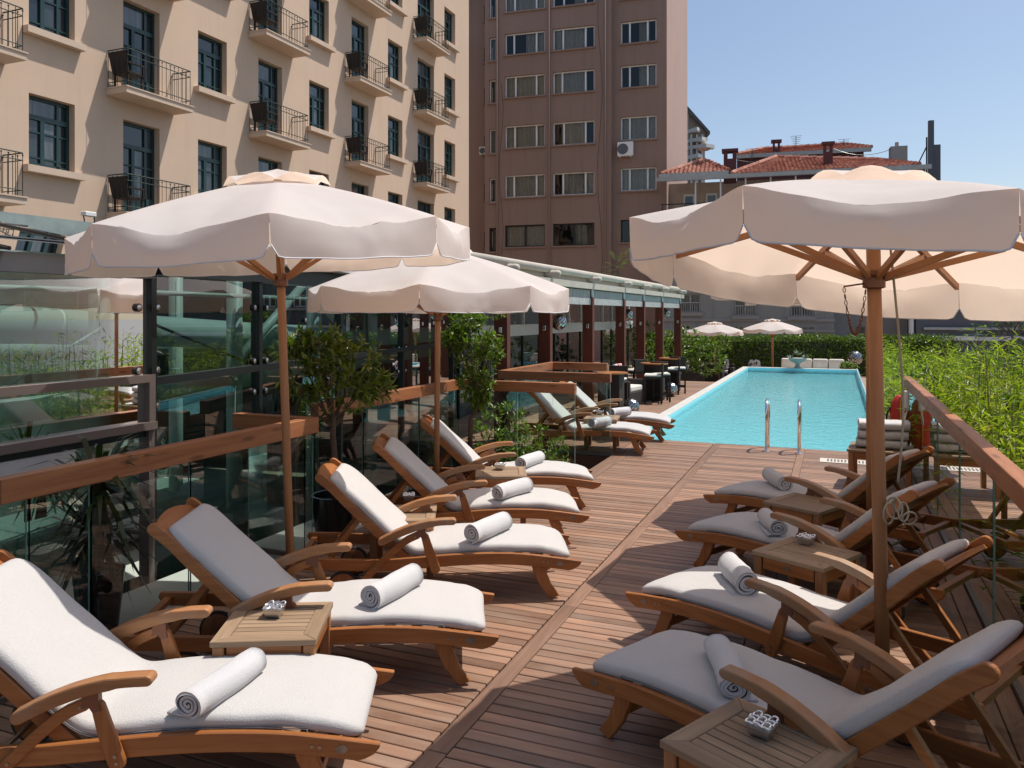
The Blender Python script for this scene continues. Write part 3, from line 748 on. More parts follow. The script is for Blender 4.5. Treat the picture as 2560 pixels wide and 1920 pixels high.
# facade of the lower floors
zl = gs(1700, 545)[1]; ze = gs(1700, 452)[1]
hs = []
for (u0, u1, v0, v1) in ((1700, 1751, 735, 780), (1836, 1891, 745, 788), (1976, 2034, 752, 790), (1700, 1726, 812, 830), (1835, 1858, 815, 836), (2007, 2034, 818, 836), (1702, 1750, 620, 668), (1838, 1890, 622, 670), (1978, 2032, 624, 672)):
    a, z1 = gs(u0, v0); b, z0 = gs(u1, v1); hs.append((a, b, z0, z1))
fg = Facade(gh, M['greywall'])
sE = gs(2085, 800)[0]
fg.wall('wall', -0.3, sE, 0, zl-0.25, hs, 0.3, y=GY)
MB().quad((sE, GY, 0), (sE, GY+2.0, 0), (sE, GY+2.0, zl), (sE, GY, zl)).build('wall_return', M['greywall'], gh)
fg.mat = M['greywall2']
a, z1 = gs(2148, 818); b, z0 = gs(2172, 836)
fg.wall('wall', sE, xe, 0, zl-0.25, [(a, b, z0, z1)], 0.25, y=GY+1.4)
for i, h in enumerate(hs):
    three(gh, *h, GY+0.25, i+120, (0.5,), 'upvc' if 2 < i < 6 else 'gutter')
    mb = MB()
    for q in range(9): x = h[0]+(h[1]-h[0])*(q+0.5)/9; mb.tube([(x, GY-0.03, h[2]), (x, GY-0.03, h[2]+0.5)], 0.02, 4)
    mb.box(h[0], h[1], GY-0.05, GY-0.01, h[2]+0.5, h[2]+0.55)
    if i < 3 or i > 5: mb.build('window_guard', M['gutter'], gh)
    MB().box(h[0]-0.15, h[1]+0.15, GY-0.16, GY+0.0, h[2]-0.22, h[2]-0.02).build('sill', M['greywall2'], gh)
for v in (800, 826): zc = gs(1850, v)[1]; MB().box(-0.3, sE+0.05, GY-0.08, GY-0.003, zc-0.08, zc+0.08).build('string_course', M['greywall2'], gh)
# loggia
MB().quad((-0.3, GY+2.2, zl-0.3), (xe, GY+2.2, zl-0.3), (xe, GY+2.2, ze+0.2), (-0.3, GY+2.2, ze+0.2)).build('loggia_wall', M['loggia'], gh)
MB().box(-0.3, xe, GY-0.4, GY+2.2, zl-0.25, zl-0.05).build('loggia_floor', M['greywall2'], gh)
MB().box(-0.4, xe+0.2, GY-0.55, GY-0.38, zl-0.10, zl+0.08).build('gutter', M['gutter'], gh)
MB().box(-0.4, xe+0.4, GY-0.75, GY-0.55, ze-0.10, ze+0.12).build('gutter', M['gutter'], gh)
mb = MB()
for k in range(60): mb.tube([(-0.35+k*0.23, GY-0.52, zl+0.12), (-0.35+k*0.23, GY+0.2, zl+0.16)], 0.08, 6)
o = mb.build('eave_tiles', M['tilered'], gh); o['kind'] = 'stuff'
for k in range(9):
    u = 1740+k*62
    MB().box(gs(u, 480)[0]-0.04, gs(u, 480)[0]+0.04, GY-0.45, GY-0.37, zl+0.08, ze-0.1).build('loggia_post', M['white_paint'], gh)
for u in (1716, 1775, 1846, 1915, 1990, 2070, 2150, 2230):
    a = gs(u, 480)[0]; f = MB().box(a-0.32, a+0.32, GY+2.12, GY+2.19, zl+0.1, ze-0.45).build('door', M['white_paint'], gh); MB().box(a-0.22, a+0.22, GY+2.09, GY+2.118, zl+0.1, ze-0.6).build('pane', M['glass_win'], f)
mb = MB().tube([(-0.2, GY-0.3, zl+0.75), (xe, GY-0.3, zl+0.75)], 0.03, 5)
for k in range(12): mb.tube([(-0.1+k*1.2, GY-0.3, zl), (-0.1+k*1.2, GY-0.3, zl+0.75)], 0.025, 4)
mb.build('loggia_railing', M['darkmetal'], gh)
# roofs
def rp(u, v, back=0.0):
    p = O2+Vector((-math.sin(BA), math.cos(BA), 0))*back; a, z = PV(u, v, p, BA); return a, z+6
E0, E1 = rp(1672, 449), rp(2292, 420)
E0 = (E0[0], ze+0.12); E1 = (E1[0], ze+0.12)
tile_roof('roof', gh, (rp(1830, 440)[0], ze+0.14), E1, rp(1940, 394, 4.5), rp(2185, 400, 4.5), GY-0.6, 4.5-0.6)
tile_roof('roof', gh, (-0.2, ze+0.35), (rp(1822, 430)[0], ze+0.35), (rp(1755, 405, 2.5)[0], rp(1760, 403, 2.5)[1]), (rp(1765, 405, 2.5)[0], rp(1760, 403, 2.5)[1]), GY-0.3, 2.5-0.6)
MB().box(-0.3, rp(1822, 430)[0], GY-0.45, GY-0.2, ze+0.13, ze+0.36).build('gutter', M['gutter'], gh)
u0_, u1_ = rp(1842, 392, 7.5), rp(2160, 384, 7.5)
MB().box(u0_[0], u1_[0], 7.0, 13, ze+1.0, u0_[1]).build('attic_wall', M['burgundy'], gh)
MB().box(u0_[0]-0.2, u1_[0]+0.4, 6.7, 6.9, u0_[1]-0.14, u0_[1]+0.1).build('gutter', M['gutter'], gh)
tile_roof('roof', gh, (u0_[0]-0.2, u0_[1]+0.08), (u1_[0]+0.4, u0_[1]+0.08), (rp(1905, 374, 10)[0], rp(2000, 368, 10)[1]), (rp(2110, 366, 10)[0], rp(2000, 368, 10)[1]), 6.8, 9.4)
MB().quad((-0.3, 13, 0), (xe, 13, 0), (xe, 13, ze), (-0.3, 13, ze)).build('back_wall', M['greywall2'], gh)
def chimney(u0, u1, v0, v1, back, mat, cap=True):
    a, z1 = rp(u0, v0, back); b, z0 = rp(u1, v1, back); y0 = back-0.6
    c = MB().box(a, b, y0, y0+(b-a)*0.8, z0-0.6, z1-(0.55 if cap else 0)).build('chimney', M[mat], gh)
    if cap:
        w_ = b-a
        MB().box(a-0.1, b+0.1, y0-0.1, y0+w_*0.8+0.1, z1-0.15, z1).build('chimney_cap', M[mat], c)
        MB().box(a, a+w_*0.3, y0, y0+w_*0.8, z1-0.54, z1-0.152).box(b-w_*0.3, b, y0, y0+w_*0.8, z1-0.54, z1-0.152).build('chimney_pier', M[mat], c)
    return c
chimney(1809, 1841, 373, 428, 1.0, 'burgundy'); chimney(1932, 1950, 350, 380, 7.5, 'burgundy'); chimney(2059, 2082, 355, 420, 1.4, 'burgundy')
c = chimney(2227, 2269, 366, 408, 6.0, 'greywall2', False)
a, z1 = rp(2241, 352, 6.0); b, z0 = rp(2251, 366, 6.0); MB().lathe([((b-a)/2, z0-0.1), ((b-a)/2, z1)], 10, ((a+b)/2, 5.9, 0)).build('flue', M['greywall2'], c)
# roof clutter: dish, aerials, slack wires
dx_, dz_ = rp(1761, 378, 2.0)
MB().lathe([(0.02, 0), (0.25, 0.05), (0.38, 0.13)], 16, (dx_, 1.4, dz_)).tube([(dx_, 1.4, dz_-1.6), (dx_, 1.4, dz_)], 0.03, 6).build('satellite_dish', M['gutter'], gh)
for u, v0, v1, bk in ((1990, 340, 385, 9.0), (2110, 348, 372, 9.5), (1880, 372, 408, 5.0)):
    a, z1 = rp(u, v0, bk); z0 = rp(u, v1, bk)[1]
    mb = MB().tube([(a, bk-0.6, z0-0.8), (a, bk-0.6, z1)], 0.022, 5)
    for q in range(5): mb.tube([(a-0.35+0.04*q, bk-0.6, z1-0.12*q), (a+0.35-0.04*q, bk-0.6, z1-0.12*q)], 0.012, 4)
    mb.build('aerial', M['darkmetal'], gh)
for u0, v0, u1, v1 in ((1935, 455, 1975, 430), (1842, 400, 2062, 384), (2085, 372, 2230, 372)):
    a, z0 = rp(u0, v0, 3.0); b, z1 = rp(u1, v1, 3.0)
    MB().tube([(a+(b-a)*t/8, 2.4, z0+(z1-z0)*t/8-0.35*(1-(t/4-1)**2)) for t in range(9)], 0.014, 4).build('wire', M['darkmetal'], gh)
# black flue stack on its own
f0 = PD(2322, 440, 50); f0.z = 0
fs_ = empty('flue_stack', (f0.x, f0.y, -6), BA, 'tall black metal flue stack against the sky right of the tiled roofs', 'flue')
k5 = 50/1960
zq = lambda v: 1.95+(YH-v)*k5+6; xq = lambda u: (u-2322)*k5
MB().box(xq(2322), xq(2334), 0, 0.3, 0, zq(301)).build('flue', M['slate'], fs_)
MB().box(xq(2333.5), xq(2349), 0.05, 0.5, 0, zq(362)).build('flue', M['slate'], fs_)
MB().box(xq(2288), xq(2316), 0.2, 1.0, 0, zq(418)).build('plant_box', M['slate'], fs_)
MB().tube([(xq(2318), 0.1, 10), (xq(2318), 0.1, zq(342))], 0.05, 6).tube([(xq(2318), 0.1, zq(365)), (xq(2294), 0.3, zq(420))], 0.04, 5).build('pipe', M['darkmetal'], fs_)
# slate building at the far right
s0 = PD(2290, 760, 40); s0.z = 0
sb = empty('slate_building', (s0.x, s0.y, -6), BA, 'dark slate grey building with a strip of windows behind the bamboo', 'building')
k4 = 40/1960; zq = lambda v: 1.95+(YH-v)*k4+6; xq = lambda u: (u-2290)*k4*1.06
fw = Facade(sb, M['slate'])
hw = [(xq(2402+i*44), xq(2402+i*44+38), zq(764), zq(728)) for i in range(9)]
fw.wall('wall', 0, 18, 0, zq(690), hw, 0.2)
MB().quad((0, 0, 0), (0, 0, zq(690)), (0, 12, zq(690)), (0, 12, 0)).quad((0, 0, zq(690)), (18, 0, zq(690)), (18, 12, zq(690)), (0, 12, zq(690))).quad((0.1, 1.5, 0), (18, 1.5, 0), (18, 1.5, zq(700)), (0.1, 1.5, zq(700))).build('roof', M['darkmetal'], sb)
for i, h in enumerate(hw): three(sb, *h, 0.15, i+200, (0.5,), 'upvc')
MB().box(xq(2395), 18, -0.25, -0.003, zq(774), zq(768)).build('ledge', M['gutter'], sb)
MB().box(xq(2305), 18, -0.2, -0.003, zq(824), zq(818)).build('ledge', M['gutter'], sb)
MB().box(xq(2330), 18, -0.22, -0.003, zq(850), zq(839)).build('ledge', M['white_paint'], sb)
MB().tube([(xq(2278), -0.2, 0), (xq(2278), -0.2, zq(700))], 0.12, 8).build('downpipe', M['white_paint'], sb)
# ============================================================ loungers
def lounger_meshes():
    D = {}
    top = cr([(-0.81, 0.318), (-0.62, 0.312), (-0.42, 0.303), (-0.2, 0.297), (0.0, 0.306), (0.25, 0.322), (0.5, 0.328), (0.75, 0.318), (0.95, 0.293), (1.15, 0.262)], 3)
    poly = [(p.x, p.y) for p in [Vector((q[0], q[1])) for q in top]]
    bot = [(x, z-0.078) for x, z in poly if -0.77 < x < 1.05]
    outline = poly + [(1.145, 0.245), (1.125, 0.222), (1.09, 0.205), (1.06, 0.198)] + bot[::-1] + [(-0.80, 0.256), (-0.822, 0.288)]
    D['rail'] = MB().prism(outline, -0.014, 0.014).mesh('side_rail', M['teak'], bevel=0.004)
    leg = strip(cr([(0.845, 0.255), (0.868, 0.18), (0.91, 0.09), (0.975, 0.0)], 4), [0.085]*4+[0.078]*4+[0.066]*5, False, False)
    leg = [(x, max(z, 0.0)) for x, z in leg]
    D['leg'] = MB().prism(leg, -0.015, 0.015).mesh('leg', M['teak_z'], bevel=0.004)
    D['stretcher'] = MB().box(0.895, 0.915, -0.28, 0.28, 0.10, 0.145).mesh('stretcher', M['teak_y'], bevel=0.003)
    st = cr([(-0.02, 0.262), (-0.2, 0.435), (-0.4, 0.63), (-0.53, 0.765), (-0.625, 0.845)], 4)
    D['stile'] = MB().prism(strip(st, 0.062), -0.014, 0.014).mesh('backrest_stile', M['teak'], bevel=0.004)
    # head rail: a broad plank bowed upwards between the stiles
    mb = MB(); n = 12; vs = []
    for i in range(n+1):
        y = -0.27 + 0.54*i/n; k = 1-(y/0.27)**2
        a = Vector((-0.50, 0, 0.745)); d = Vector((-0.72, 0, 0.69)).normalized(); nn = Vector((0.69, 0, 0.72)).normalized()
        lo = a; hi = a + d*(0.15+0.055*k) - nn*(0.03)
        for p in (lo + nn*0.011, hi + nn*0.011, hi - nn*0.011, lo - nn*0.011): vs.append((p.x, y, p.z))
    fs = []
    for i in range(n):
        for j in range(4): fs.append((i*4+j, (i+1)*4+j, (i+1)*4+(j+1) % 4, i*4+(j+1) % 4))
    fs += [(0, 1, 2, 3), (n*4+3, n*4+2, n*4+1, n*4)]
    D['head'] = mb.add(vs, fs).mesh('head_rail', M['teak_y'], auto=0.6)
    arm = strip(cr([(-0.205, 0.425), (-0.10, 0.476), (0.03, 0.522), (0.16, 0.548), (0.275, 0.553)], 4), [0.05]*4+[0.052]*4+[0.05]*4+[0.042]*5, True, True, 3)
    D['arm'] = MB().prism(arm, -0.032, 0.032).mesh('armrest', M['teak_arm'], bevel=0.007, seg=2)
    D['post'] = MB().prism(strip([(0.085, 0.452), (0.115, 0.35), (0.155, 0.235)], [0.05, 0.062, 0.066]), -0.012, 0.012).mesh('arm_post', M['teak_z'], bevel=0.004)
    D['brace'] = MB().prism(strip(cr([(0.035, 0.462), (-0.06, 0.415), (-0.2, 0.29), (-0.36, 0.13), (-0.47, 0.07)], 3), 0.048), -0.012, 0.012).mesh('rear_brace', M['teak'], bevel=0.004)
    D['bracket'] = MB().prism([(0.03, 0.50), (0.09, 0.505), (0.092, 0.465), (0.10, 0.44), (0.07, 0.432), (0.055, 0.455), (0.025, 0.45), (0.03, 0.475)], -0.016, 0.016).mesh('arm_bracket', M['brass'])
    D['prop'] = MB().prism(strip([(-0.36, 0.555), (-0.56, 0.30)], 0.034), -0.24, -0.215).prism(strip([(-0.36, 0.555), (-0.56, 0.30)], 0.034), 0.215, 0.24).box(-0.585, -0.545, -0.296, 0.296, 0.272, 0.30).mesh('prop_bar', M['teak'])
    D['axle'] = MB().tube([(-0.47, -0.32, 0.105), (-0.47, 0.32, 0.105)], 0.011, 8).mesh('axle', M['bolt'])
    D['wheel'] = MB().lathe([(0.088, -0.016), (0.094, -0.013), (0.094, 0.013), (0.088, 0.016)], 24, (-0.47, 0, 0.105), axis='y').mesh('wheel', M['teak_z'], auto=0.5)
    D['tyre'] = MB().lathe([(0.0935, -0.014), (0.105, -0.010), (0.105, 0.010), (0.0935, 0.014)], 24, (-0.47, 0, 0.105), axis='y').mesh('tyre', M['rubber'], auto=0.8)
    D['cross'] = MB().box(-0.02, 0.02, -0.296, 0.296, -0.016, 0.016).mesh('crossbar', M['teak_y'])
    D['slat'] = MB().box(-0.028, 0.028, -0.296, 0.296, -0.009, 0.009).mesh('slat', M['teak_y'])
    D['bolt'] = MB().lathe([(0.0075, -0.002), (0.0075, 0.002), (0.005, 0.0025)], 10, axis='y').mesh('bolt', M['bolt'])
    D['plate'] = MB().lathe([(0.020, -0.0015), (0.020, 0.0015), (0.017, 0.002)], 18, axis='y').mesh('maker_plate', M['plate'])
    # cushion
    def cush(seed, name):
        rs = random.Random(seed)
        path = cr([(-0.545, 0.86), (-0.47, 0.80), (-0.3, 0.64), (-0.12, 0.47), (-0.035, 0.395), (0.03, 0.358), (0.12, 0.357), (0.3, 0.37), (0.5, 0.376), (0.7, 0.372), (0.86, 0.358), (0.98, 0.334), (1.085, 0.30)], 5)
        k = len(path); nc = 20; vs = []; L = [0]
        for i in range(1, k): L.append(L[-1]+(path[i]-path[i-1]).length)
        T = L[-1]
        for i, p in enumerate(path):
            t = (path[min(i+1, k-1)]-path[max(i-1, 0)]).normalized(); nn = Vector((-t.y, t.x))
            e = min(L[i], T-L[i])/0.09
            q = math.sqrt(max(0.0, 1-(1-min(1, e))**2)); q = max(q, 0.05)
            hw = 0.293*(0.84+0.16*math.sqrt(max(0, 1-(1-min(1, e*0.6))**2)))
            th = 0.037*(0.25+0.75*q)
            for j in range(nc):
                a = 2*math.pi*j/nc; ca, sa = math.cos(a), math.sin(a)
                yy = hw*math.copysign(abs(ca)**0.36, ca); zz = th*math.copysign(abs(sa)**0.5, sa)
                puff = 0.004*(1-(yy/0.293)**2)*(1 if sa > 0 else 0)*q
                wv = 0.009*noise.noise(Vector((p.x*5+seed, yy*6, p.y*4)))+0.0035*noise.noise(Vector((p.x*17+seed, yy*19, p.y*15)))
                c = p + nn*(zz+puff+wv-0.026)
                vs.append((c.x, yy*(1+0.01*noise.noise(Vector((p.x*6, seed, yy)))), c.y))
        fs = [(i*nc+j, i*nc+(j+1) % nc, (i+1)*nc+(j+1) % nc, (i+1)*nc+j) for i in range(k-1) for j in range(nc)]
        fs += [tuple(range(nc-1, -1, -1)), tuple((k-1)*nc+j for j in range(nc))]
        return MB().add(vs, [f[::-1] for f in fs]).mesh(name, M['terry'], smooth=True)
    D['cushions'] = [cush(s, 'cushion') for s in range(3)]
    zp = cr([(-0.15, 0.475), (-0.04, 0.38), (0.04, 0.345), (0.12, 0.343), (0.3, 0.356), (0.5, 0.362), (0.7, 0.358), (0.86, 0.346)], 5)
    D['zip'] = MB().tube([(p.x, 0.2945, p.y-0.032) for p in zp], 0.0022, 5).tube([(p.x, 0.2938, p.y-0.025) for p in zp], 0.0016, 5).tube([(0.86, 0.297, 0.316), (0.865, 0.299, 0.296)], 0.003, 5).mesh('zip_seam', M['zip'])
    return D
M['zip'] = plain('zip_grey', (0.22, 0.22, 0.22), 0.5)
LM = lounger_meshes()
def lounger(x, y, ang, near, label, group, zipside=None, cs=0):
    """(x, y): foot end of the near side rail on the deck; ang: heading of the foot end; near: sign of the local y of that rail"""
    c, s = math.cos(ang), math.sin(ang)
    lx, ly = 1.15, near*0.31
    ox, oy = x-(c*lx-s*ly), y-(s*lx+c*ly)
    root = empty('sun_lounger', (ox, oy, 0.002), ang, label, 'sun lounger', group)
    def pt(name, me, loc=(0, 0, 0), par=root): return link(name, me, par, loc)
    for sg in (-1, 1):
        rl = pt('side_rail', LM['rail'], (0, sg*0.31, 0))
        pt('leg', LM['leg'], (0, sg*0.279, 0))
        pt('backrest_stile', LM['stile'], (0, sg*0.281, 0))
        pt('armrest', LM['arm'], (0, sg*0.338, 0))
        po = pt('arm_post', LM['post'], (0, sg*0.338, 0)); br = pt('rear_brace', LM['brace'], (0, sg*0.338, 0))
        pt('arm_bracket', LM['bracket'], (0, sg*0.338, 0))
        wh = pt('wheel', LM['wheel'], (0, sg*0.275, 0)); pt('tyre', LM['tyre'], (0, 0, 0), wh)
        for bx, bz, par in ((0.885, 0.262, rl), (0.915, 0.258, rl)): pt('bolt', LM['bolt'], (bx, sg*0.0145, bz), par)
        for bx, bz, par in ((0.088, 0.44, po), (0.15, 0.262, po), (0.156, 0.236, po), (0.022, 0.452, br), (-0.245, 0.247, br)): pt('bolt', LM['bolt'], (bx, sg*0.0125, bz), par)
        q = pt('maker_plate', LM['plate'], (1.0, sg*0.0145, 0.248), rl); q.scale = (1.25, 1, 0.85)
    pt('head_rail', LM['head']); pt('prop_bar', LM['prop']); pt('axle', LM['axle']); pt('stretcher', LM['stretcher'])
    for cx, cz in ((1.04, 0.245), (0.02, 0.262), (-0.76, 0.278)): pt('crossbar', LM['cross'], (cx, 0, cz))
    for sx, sz in ((0.16, 0.303), (0.30, 0.311), (0.44, 0.314), (0.58, 0.314), (0.72, 0.307), (0.86, 0.293), (0.97, 0.276)): pt('slat', LM['slat'], (sx, 0, sz))
    for k in range(5):
        o = pt('slat', LM['slat'], (-0.12-0.085*k, 0, 0.352+0.083*k)); o.scale = (1, 0.9, 1); o.rotation_euler = (0, R(46), 0)
    pt('cushion', LM['cushions'][cs % 3])
    zipside = zipside or near
    if zipside:
        o = pt('zip_seam', LM['zip']); o.scale = (1, zipside, 1)
    return root
LA, RA = R(26), R(180-27)
GL, GR, GP = 'loungers along the glass hall', 'loungers along the planted rail', 'loungers in the glazed bay by the pool'
RAIL_Z = 0.245
def foot(u, v): p = P(u, v, RAIL_Z); return p.x, p.y
LEFT = [(952, 1868, 'teak lounger with white cushion at the bottom left corner, nearest of its row', 26, -1),
        (1248, 1599, 'teak lounger behind the left ashtray table, its backrest in parasol shade', 26, 0),
        (1454, 1408, 'sunlit teak lounger, third from the camera in the left row', 26, 0),
        (1474, 1294, 'teak lounger with a zipped cushion edge, fourth in the left row', 26, -1),
        (1504, 1211, 'teak lounger at the far end of the left row, before the stair glass', 25, 0)]
LLOC = []
for i, (u, v, lab, a, z) in enumerate(LEFT):
    x, y = foot(u, v); LLOC.append((x, y, R(a)))
    lounger(x, y, R(a), -1, lab, GL, z if z else None, i)
RIGHT = [(1433, 1678, 'teak lounger nearest in the right row, its whole cushion in shade', 1),
         (1565, 1487, 'teak lounger second in the right row, sun patch across its cushion', 0),
         (1688, 1331, 'teak lounger third in the right row, between two small tables', 0),
         (1759, 1241, 'teak lounger farthest in the right row, before the stacked towels', 0)]
RLOC = []
for i, (u, v, lab, z) in enumerate(RIGHT):
    x, y = foot(u, v); RLOC.append((x, y))
    lounger(x, y, RA, 1, lab, GR, z if z else None, i+1)
for i, (u, v, lab) in enumerate(((1637, 1096, 'teak lounger seen through the glass panel beside the stair opening'), (1687, 1066, 'teak lounger at the pool corner, behind the one in the glazed bay'))):
    x, y = foot(u, v)
    lounger(x, y, R(9), -1, lab, GP, None, i)

# ============================================================ rolled towels
def towel(u0, v0, u1, v1, label, rad=0.06, flat=1.0, z=0.45, seed=0, turns=3.2, loose=0.0, dz=0.0):
    a, b = P(u0, v0, z), P(u1, v1, z)
    rs = random.Random(seed); ax = (b-a); L = max(0.28, min(0.5, ax.length)); mid = (a+b)/2
    ang = math.atan2(ax.y, ax.x); n = int(turns*22); r0 = 0.010
    outer = []; inner = []
    th = (rad-r0)/turns*0.80
    for i in range(n+1):
        t = i/n; an = 2*math.pi*turns*(t-1) - 1.75; r = r0+(rad-r0)*t
        r *= 1+0.03*math.sin(3*an+seed)+0.10*noise.noise(Vector((an*0.55, seed*2.7, 0)))
        outer.append((r*math.cos(an), r*math.sin(an)*flat)); ri = max(0.003, r-th)
        inner.append((ri*math.cos(an), ri*math.sin(an)*flat))
    # loose tail lying under the roll
    e = outer[-1]; sgn = 1
    tail = [(rad*1.0, -rad*flat*0.86), (rad*1.45, -rad*flat*0.95)] if loose else []
    prof = outer + inner[::-1]; m = len(prof); ns = 9; vs = []
    for s in range(ns+1):
        q = s/ns; x = (q-0.5)*L; br = 1+0.05*math.sin(q*math.pi)+0.015*rs.uniform(-1, 1)
        wig = 0.004*math.sin(q*7+seed)
        for j, (yy, zz) in enumerate(prof):
            ex = 0.012*noise.noise(Vector((j*0.06, seed*3.1, s*0.2))) if s in (0, ns) else 0
            vs.append((x+ex, yy*br+wig, zz*br+rad*flat+0.003*noise.noise(Vector((x*14, yy*40, zz*40+seed)))))
    fs = [(s*m+j, s*m+(j+1) % m, (s+1)*m+(j+1) % m, (s+1)*m+j) for s in range(ns) for j in range(m)]
    k = n+1
    for s, fl in ((0, True), (ns, False)):
        for i in range(n):
            f = (s*m+i, s*m+i+1, s*m+(m-2-i), s*m+(m-1-i)); fs.append(f if fl else f[::-1])
    mb = MB().add(vs, fs)
    o = mb.build('rolled_towel', M['towel'], None, smooth=True)
    if loose:
        fl = MB(); nn = 8; v2 = []
        for s in range(nn+1):
            x = (s/nn-0.5)*L*0.97
            for (yy, zz) in ((-rad*0.2, 0.006), (rad*0.8*loose, 0.005), (rad*1.25*loose, 0.004+0.004*noise.noise(Vector((x*9, seed, 0))))):
                v2.append((x, yy, zz+0.004))
        fl.add(v2, [(s*3+j, s*3+j+1, (s+1)*3+j+1, (s+1)*3+j) for s in range(nn) for j in range(2)])
        fo = fl.build('towel_flap', M['towel'], o, smooth=True)
        sm = fo.modifiers.new('s', 'SOLIDIFY'); sm.thickness = 0.008
    o.location = (mid.x, mid.y, dz); o.rotation_euler = (0, 0, ang)
    return tag(o, label, 'towel', 'rolled towels on the loungers')
CT = 0.380
TW = [(470, 1757, 640, 1642, 'white towel roll with a grey spiral end, on the nearest left lounger', 0.067, 0.9, 1.25),
      (926, 1492, 1034, 1434, 'thick white towel roll on the lounger behind the ashtray table', 0.074, 0.95, 0.9),
      (1178, 1334, 1262, 1300, 'white towel roll with a swirled end, third from the camera on the left', 0.074, 0.95, 0.0),
      (1241, 1232, 1318, 1211, 'white towel roll on the fourth left lounger, beyond the swirled one', 0.074, 0.95, 0.0),
      (1300, 1158, 1348, 1141, 'white towel roll on the left lounger nearest the stair opening', 0.074, 0.95, 0.0),
      (1477, 1058, 1521, 1051, 'white towel roll seen through the edge of the stair glass', 0.074, 0.95, 0.0),
      (1528, 1031, 1571, 1026, 'white towel roll on the lounger at the pool corner', 0.074, 0.95, 0.0),
      (1838, 1712, 1792, 1600, 'flattened white towel roll on the nearest right lounger, fully in shade', 0.074, 0.72, -1.0),
      (1869, 1464, 1820, 1410, 'tight white towel roll half in sun on the second right lounger', 0.077, 0.95, 0.9),
      (1945, 1318, 1911, 1285, 'slumped white towel roll on the third right lounger', 0.072, 0.85, 0.8),
      (1960, 1211, 1920, 1186, 'white towel roll with a round spiral end, farthest on the right', 0.077, 0.95, 0.0)]
for i, (a, b, c, d, lab, rad, fl, lo) in enumerate(TW):
    towel(a, b, c, d, lab, rad, fl, 0.45, i+1, 3.4, lo, CT)

# ============================================================ side tables and ashtrays
def table_meshes():
    D = {}; S = 0.24; b = 0.072
    D['frame'] = []
    for k in range(4):
        mt = Matrix.Rotation(k*math.pi/2, 4, 'Z')
        D['frame'].append(MB().prism([(-S, -S), (S, -S), (S-b, -S+b), (-S+b, -S+b)], 0.422, 0.45, 'z', mat=mt).mesh('top_border', M['table'] if k % 2 == 0 else M['table_y'], bevel=0.003))
    wdt = (2*(S-b))/7
    D['slat'] = MB().box(-(S-b)+0.002, (S-b)-0.002, -wdt/2+0.003, wdt/2-0.003, 0.424, 0.447).mesh('top_slat', M['table'], bevel=0.002)
    D['w'] = wdt
    D['leg'] = MB().box(-0.026, 0.026, -0.026, 0.026, 0.0, 0.421).mesh('leg', M['table_z'], bevel=0.004)
    D['apron'] = MB().box(-S+0.07, S-0.07, -0.011, 0.011, 0.345, 0.421).mesh('apron', M['teak'], bevel=0.002)
    return D
TM = table_meshes()
def side_table(p, ang, label, group='small teak tables between the loungers'):
    t = empty('side_table', (p.x, p.y, 0.002), ang, label, 'side table', group)
    for f in TM['frame']: link('top_border', f, t)
    for k in range(7): link('top_slat', TM['slat'], t, (0, (k-3)*TM['w'], 0))
    for sx in (-1, 1):
        for sy in (-1, 1): link('leg', TM['leg'], t, (sx*0.205, sy*0.205, 0))
    for k in range(4):
        o = link('apron', TM['apron'], t, (0.212*math.sin(k*math.pi/2), -0.212*math.cos(k*math.pi/2), 0)); o.rotation_euler = (0, 0, k*math.pi/2)
    return t
def ashtray(p, ang, label):
    t = empty('ashtray', (p.x, p.y, 0.4535), ang, label, 'ashtray', 'square silver ashtrays on the small tables')
    a, b, h = 0.034, 0.044, 0.042
    MB().add([(-a,-a,0),(a,-a,0),(a,a,0),(-a,a,0),(-b,-b,h),(b,-b,h),(b,b,h),(-b,b,h)], [(0,3,2,1),(0,1,5,4),(1,2,6,5),(2,3,7,6),(3,0,4,7)]).add([(-b,-b,h-0.006),(b,-b,h-0.006),(b,b,h-0.006),(-b,b,h-0.006)], [(0,1,2,3)]).build('dish', M['steel'], t)
    mb = MB(); c = 2*b/3
    for i in range(4):
        for j in range(3):
            for rot in (0, 1):
                q = []
                for s in range(7):
                    u = -b+c*(j+s/6); zz = h+0.004+0.010*math.sin(math.pi*(s/6))*(1 if (i+j) % 2 else 0.45)
                    w0 = -b+c*i
                    q.append((u, w0, zz) if rot == 0 else (w0, u, zz))
                mb.tube(q, 0.0042, 6)
    mb.build('wave_grid', M['chrome'], t, smooth=True)
    return t
def ptab(pts, z=0.448):
    v = sum((P(u, w, z) for u, w in pts), Vector())/len(pts); return Vector((v.x, v.y, 0))
T1 = ptab([(529, 1611), (800, 1605), (588, 1505), (830, 1505)])
side_table(T1, R(26), 'weathered teak side table with an ashtray, between the two nearest left loungers')
ashtray(P(687, 1540, 0.45), R(20), 'square chrome ashtray on the sunlit table at the left')
T2 = P(1010, 1282, 0.448)
side_table(T2, R(26), 'teak side table half hidden behind the backrest of the third left lounger')
ashtray(P(1022, 1252, 0.45), R(30), 'square chrome ashtray on the half hidden left table')
T3 = P(1252, 1179, 0.448)
side_table(T3, R(24), 'teak side table beside the second left parasol pole')
ashtray(P(1250, 1174, 0.45), R(10), 'square chrome ashtray on the table near the second left parasol')
T4 = P(1505, 1043, 0.448)
side_table(T4, R(9), 'teak side table between the two loungers by the pool corner')
ashtray(P(1500, 1037, 0.45), R(0), 'square chrome ashtray on the table between the poolside loungers')
T5 = ptab([(1657, 1850), (1856, 1753), (2142, 1879), (1940, 1995)])
side_table(T5, R(-27), 'weathered teak side table at the bottom right, nearest the camera')
ashtray(P(1906, 1838, 0.45), R(-20), 'square chrome ashtray on the nearest right table')
T6 = ptab([(1879, 1376), (2002, 1341), (2158, 1388), (2030, 1420)])
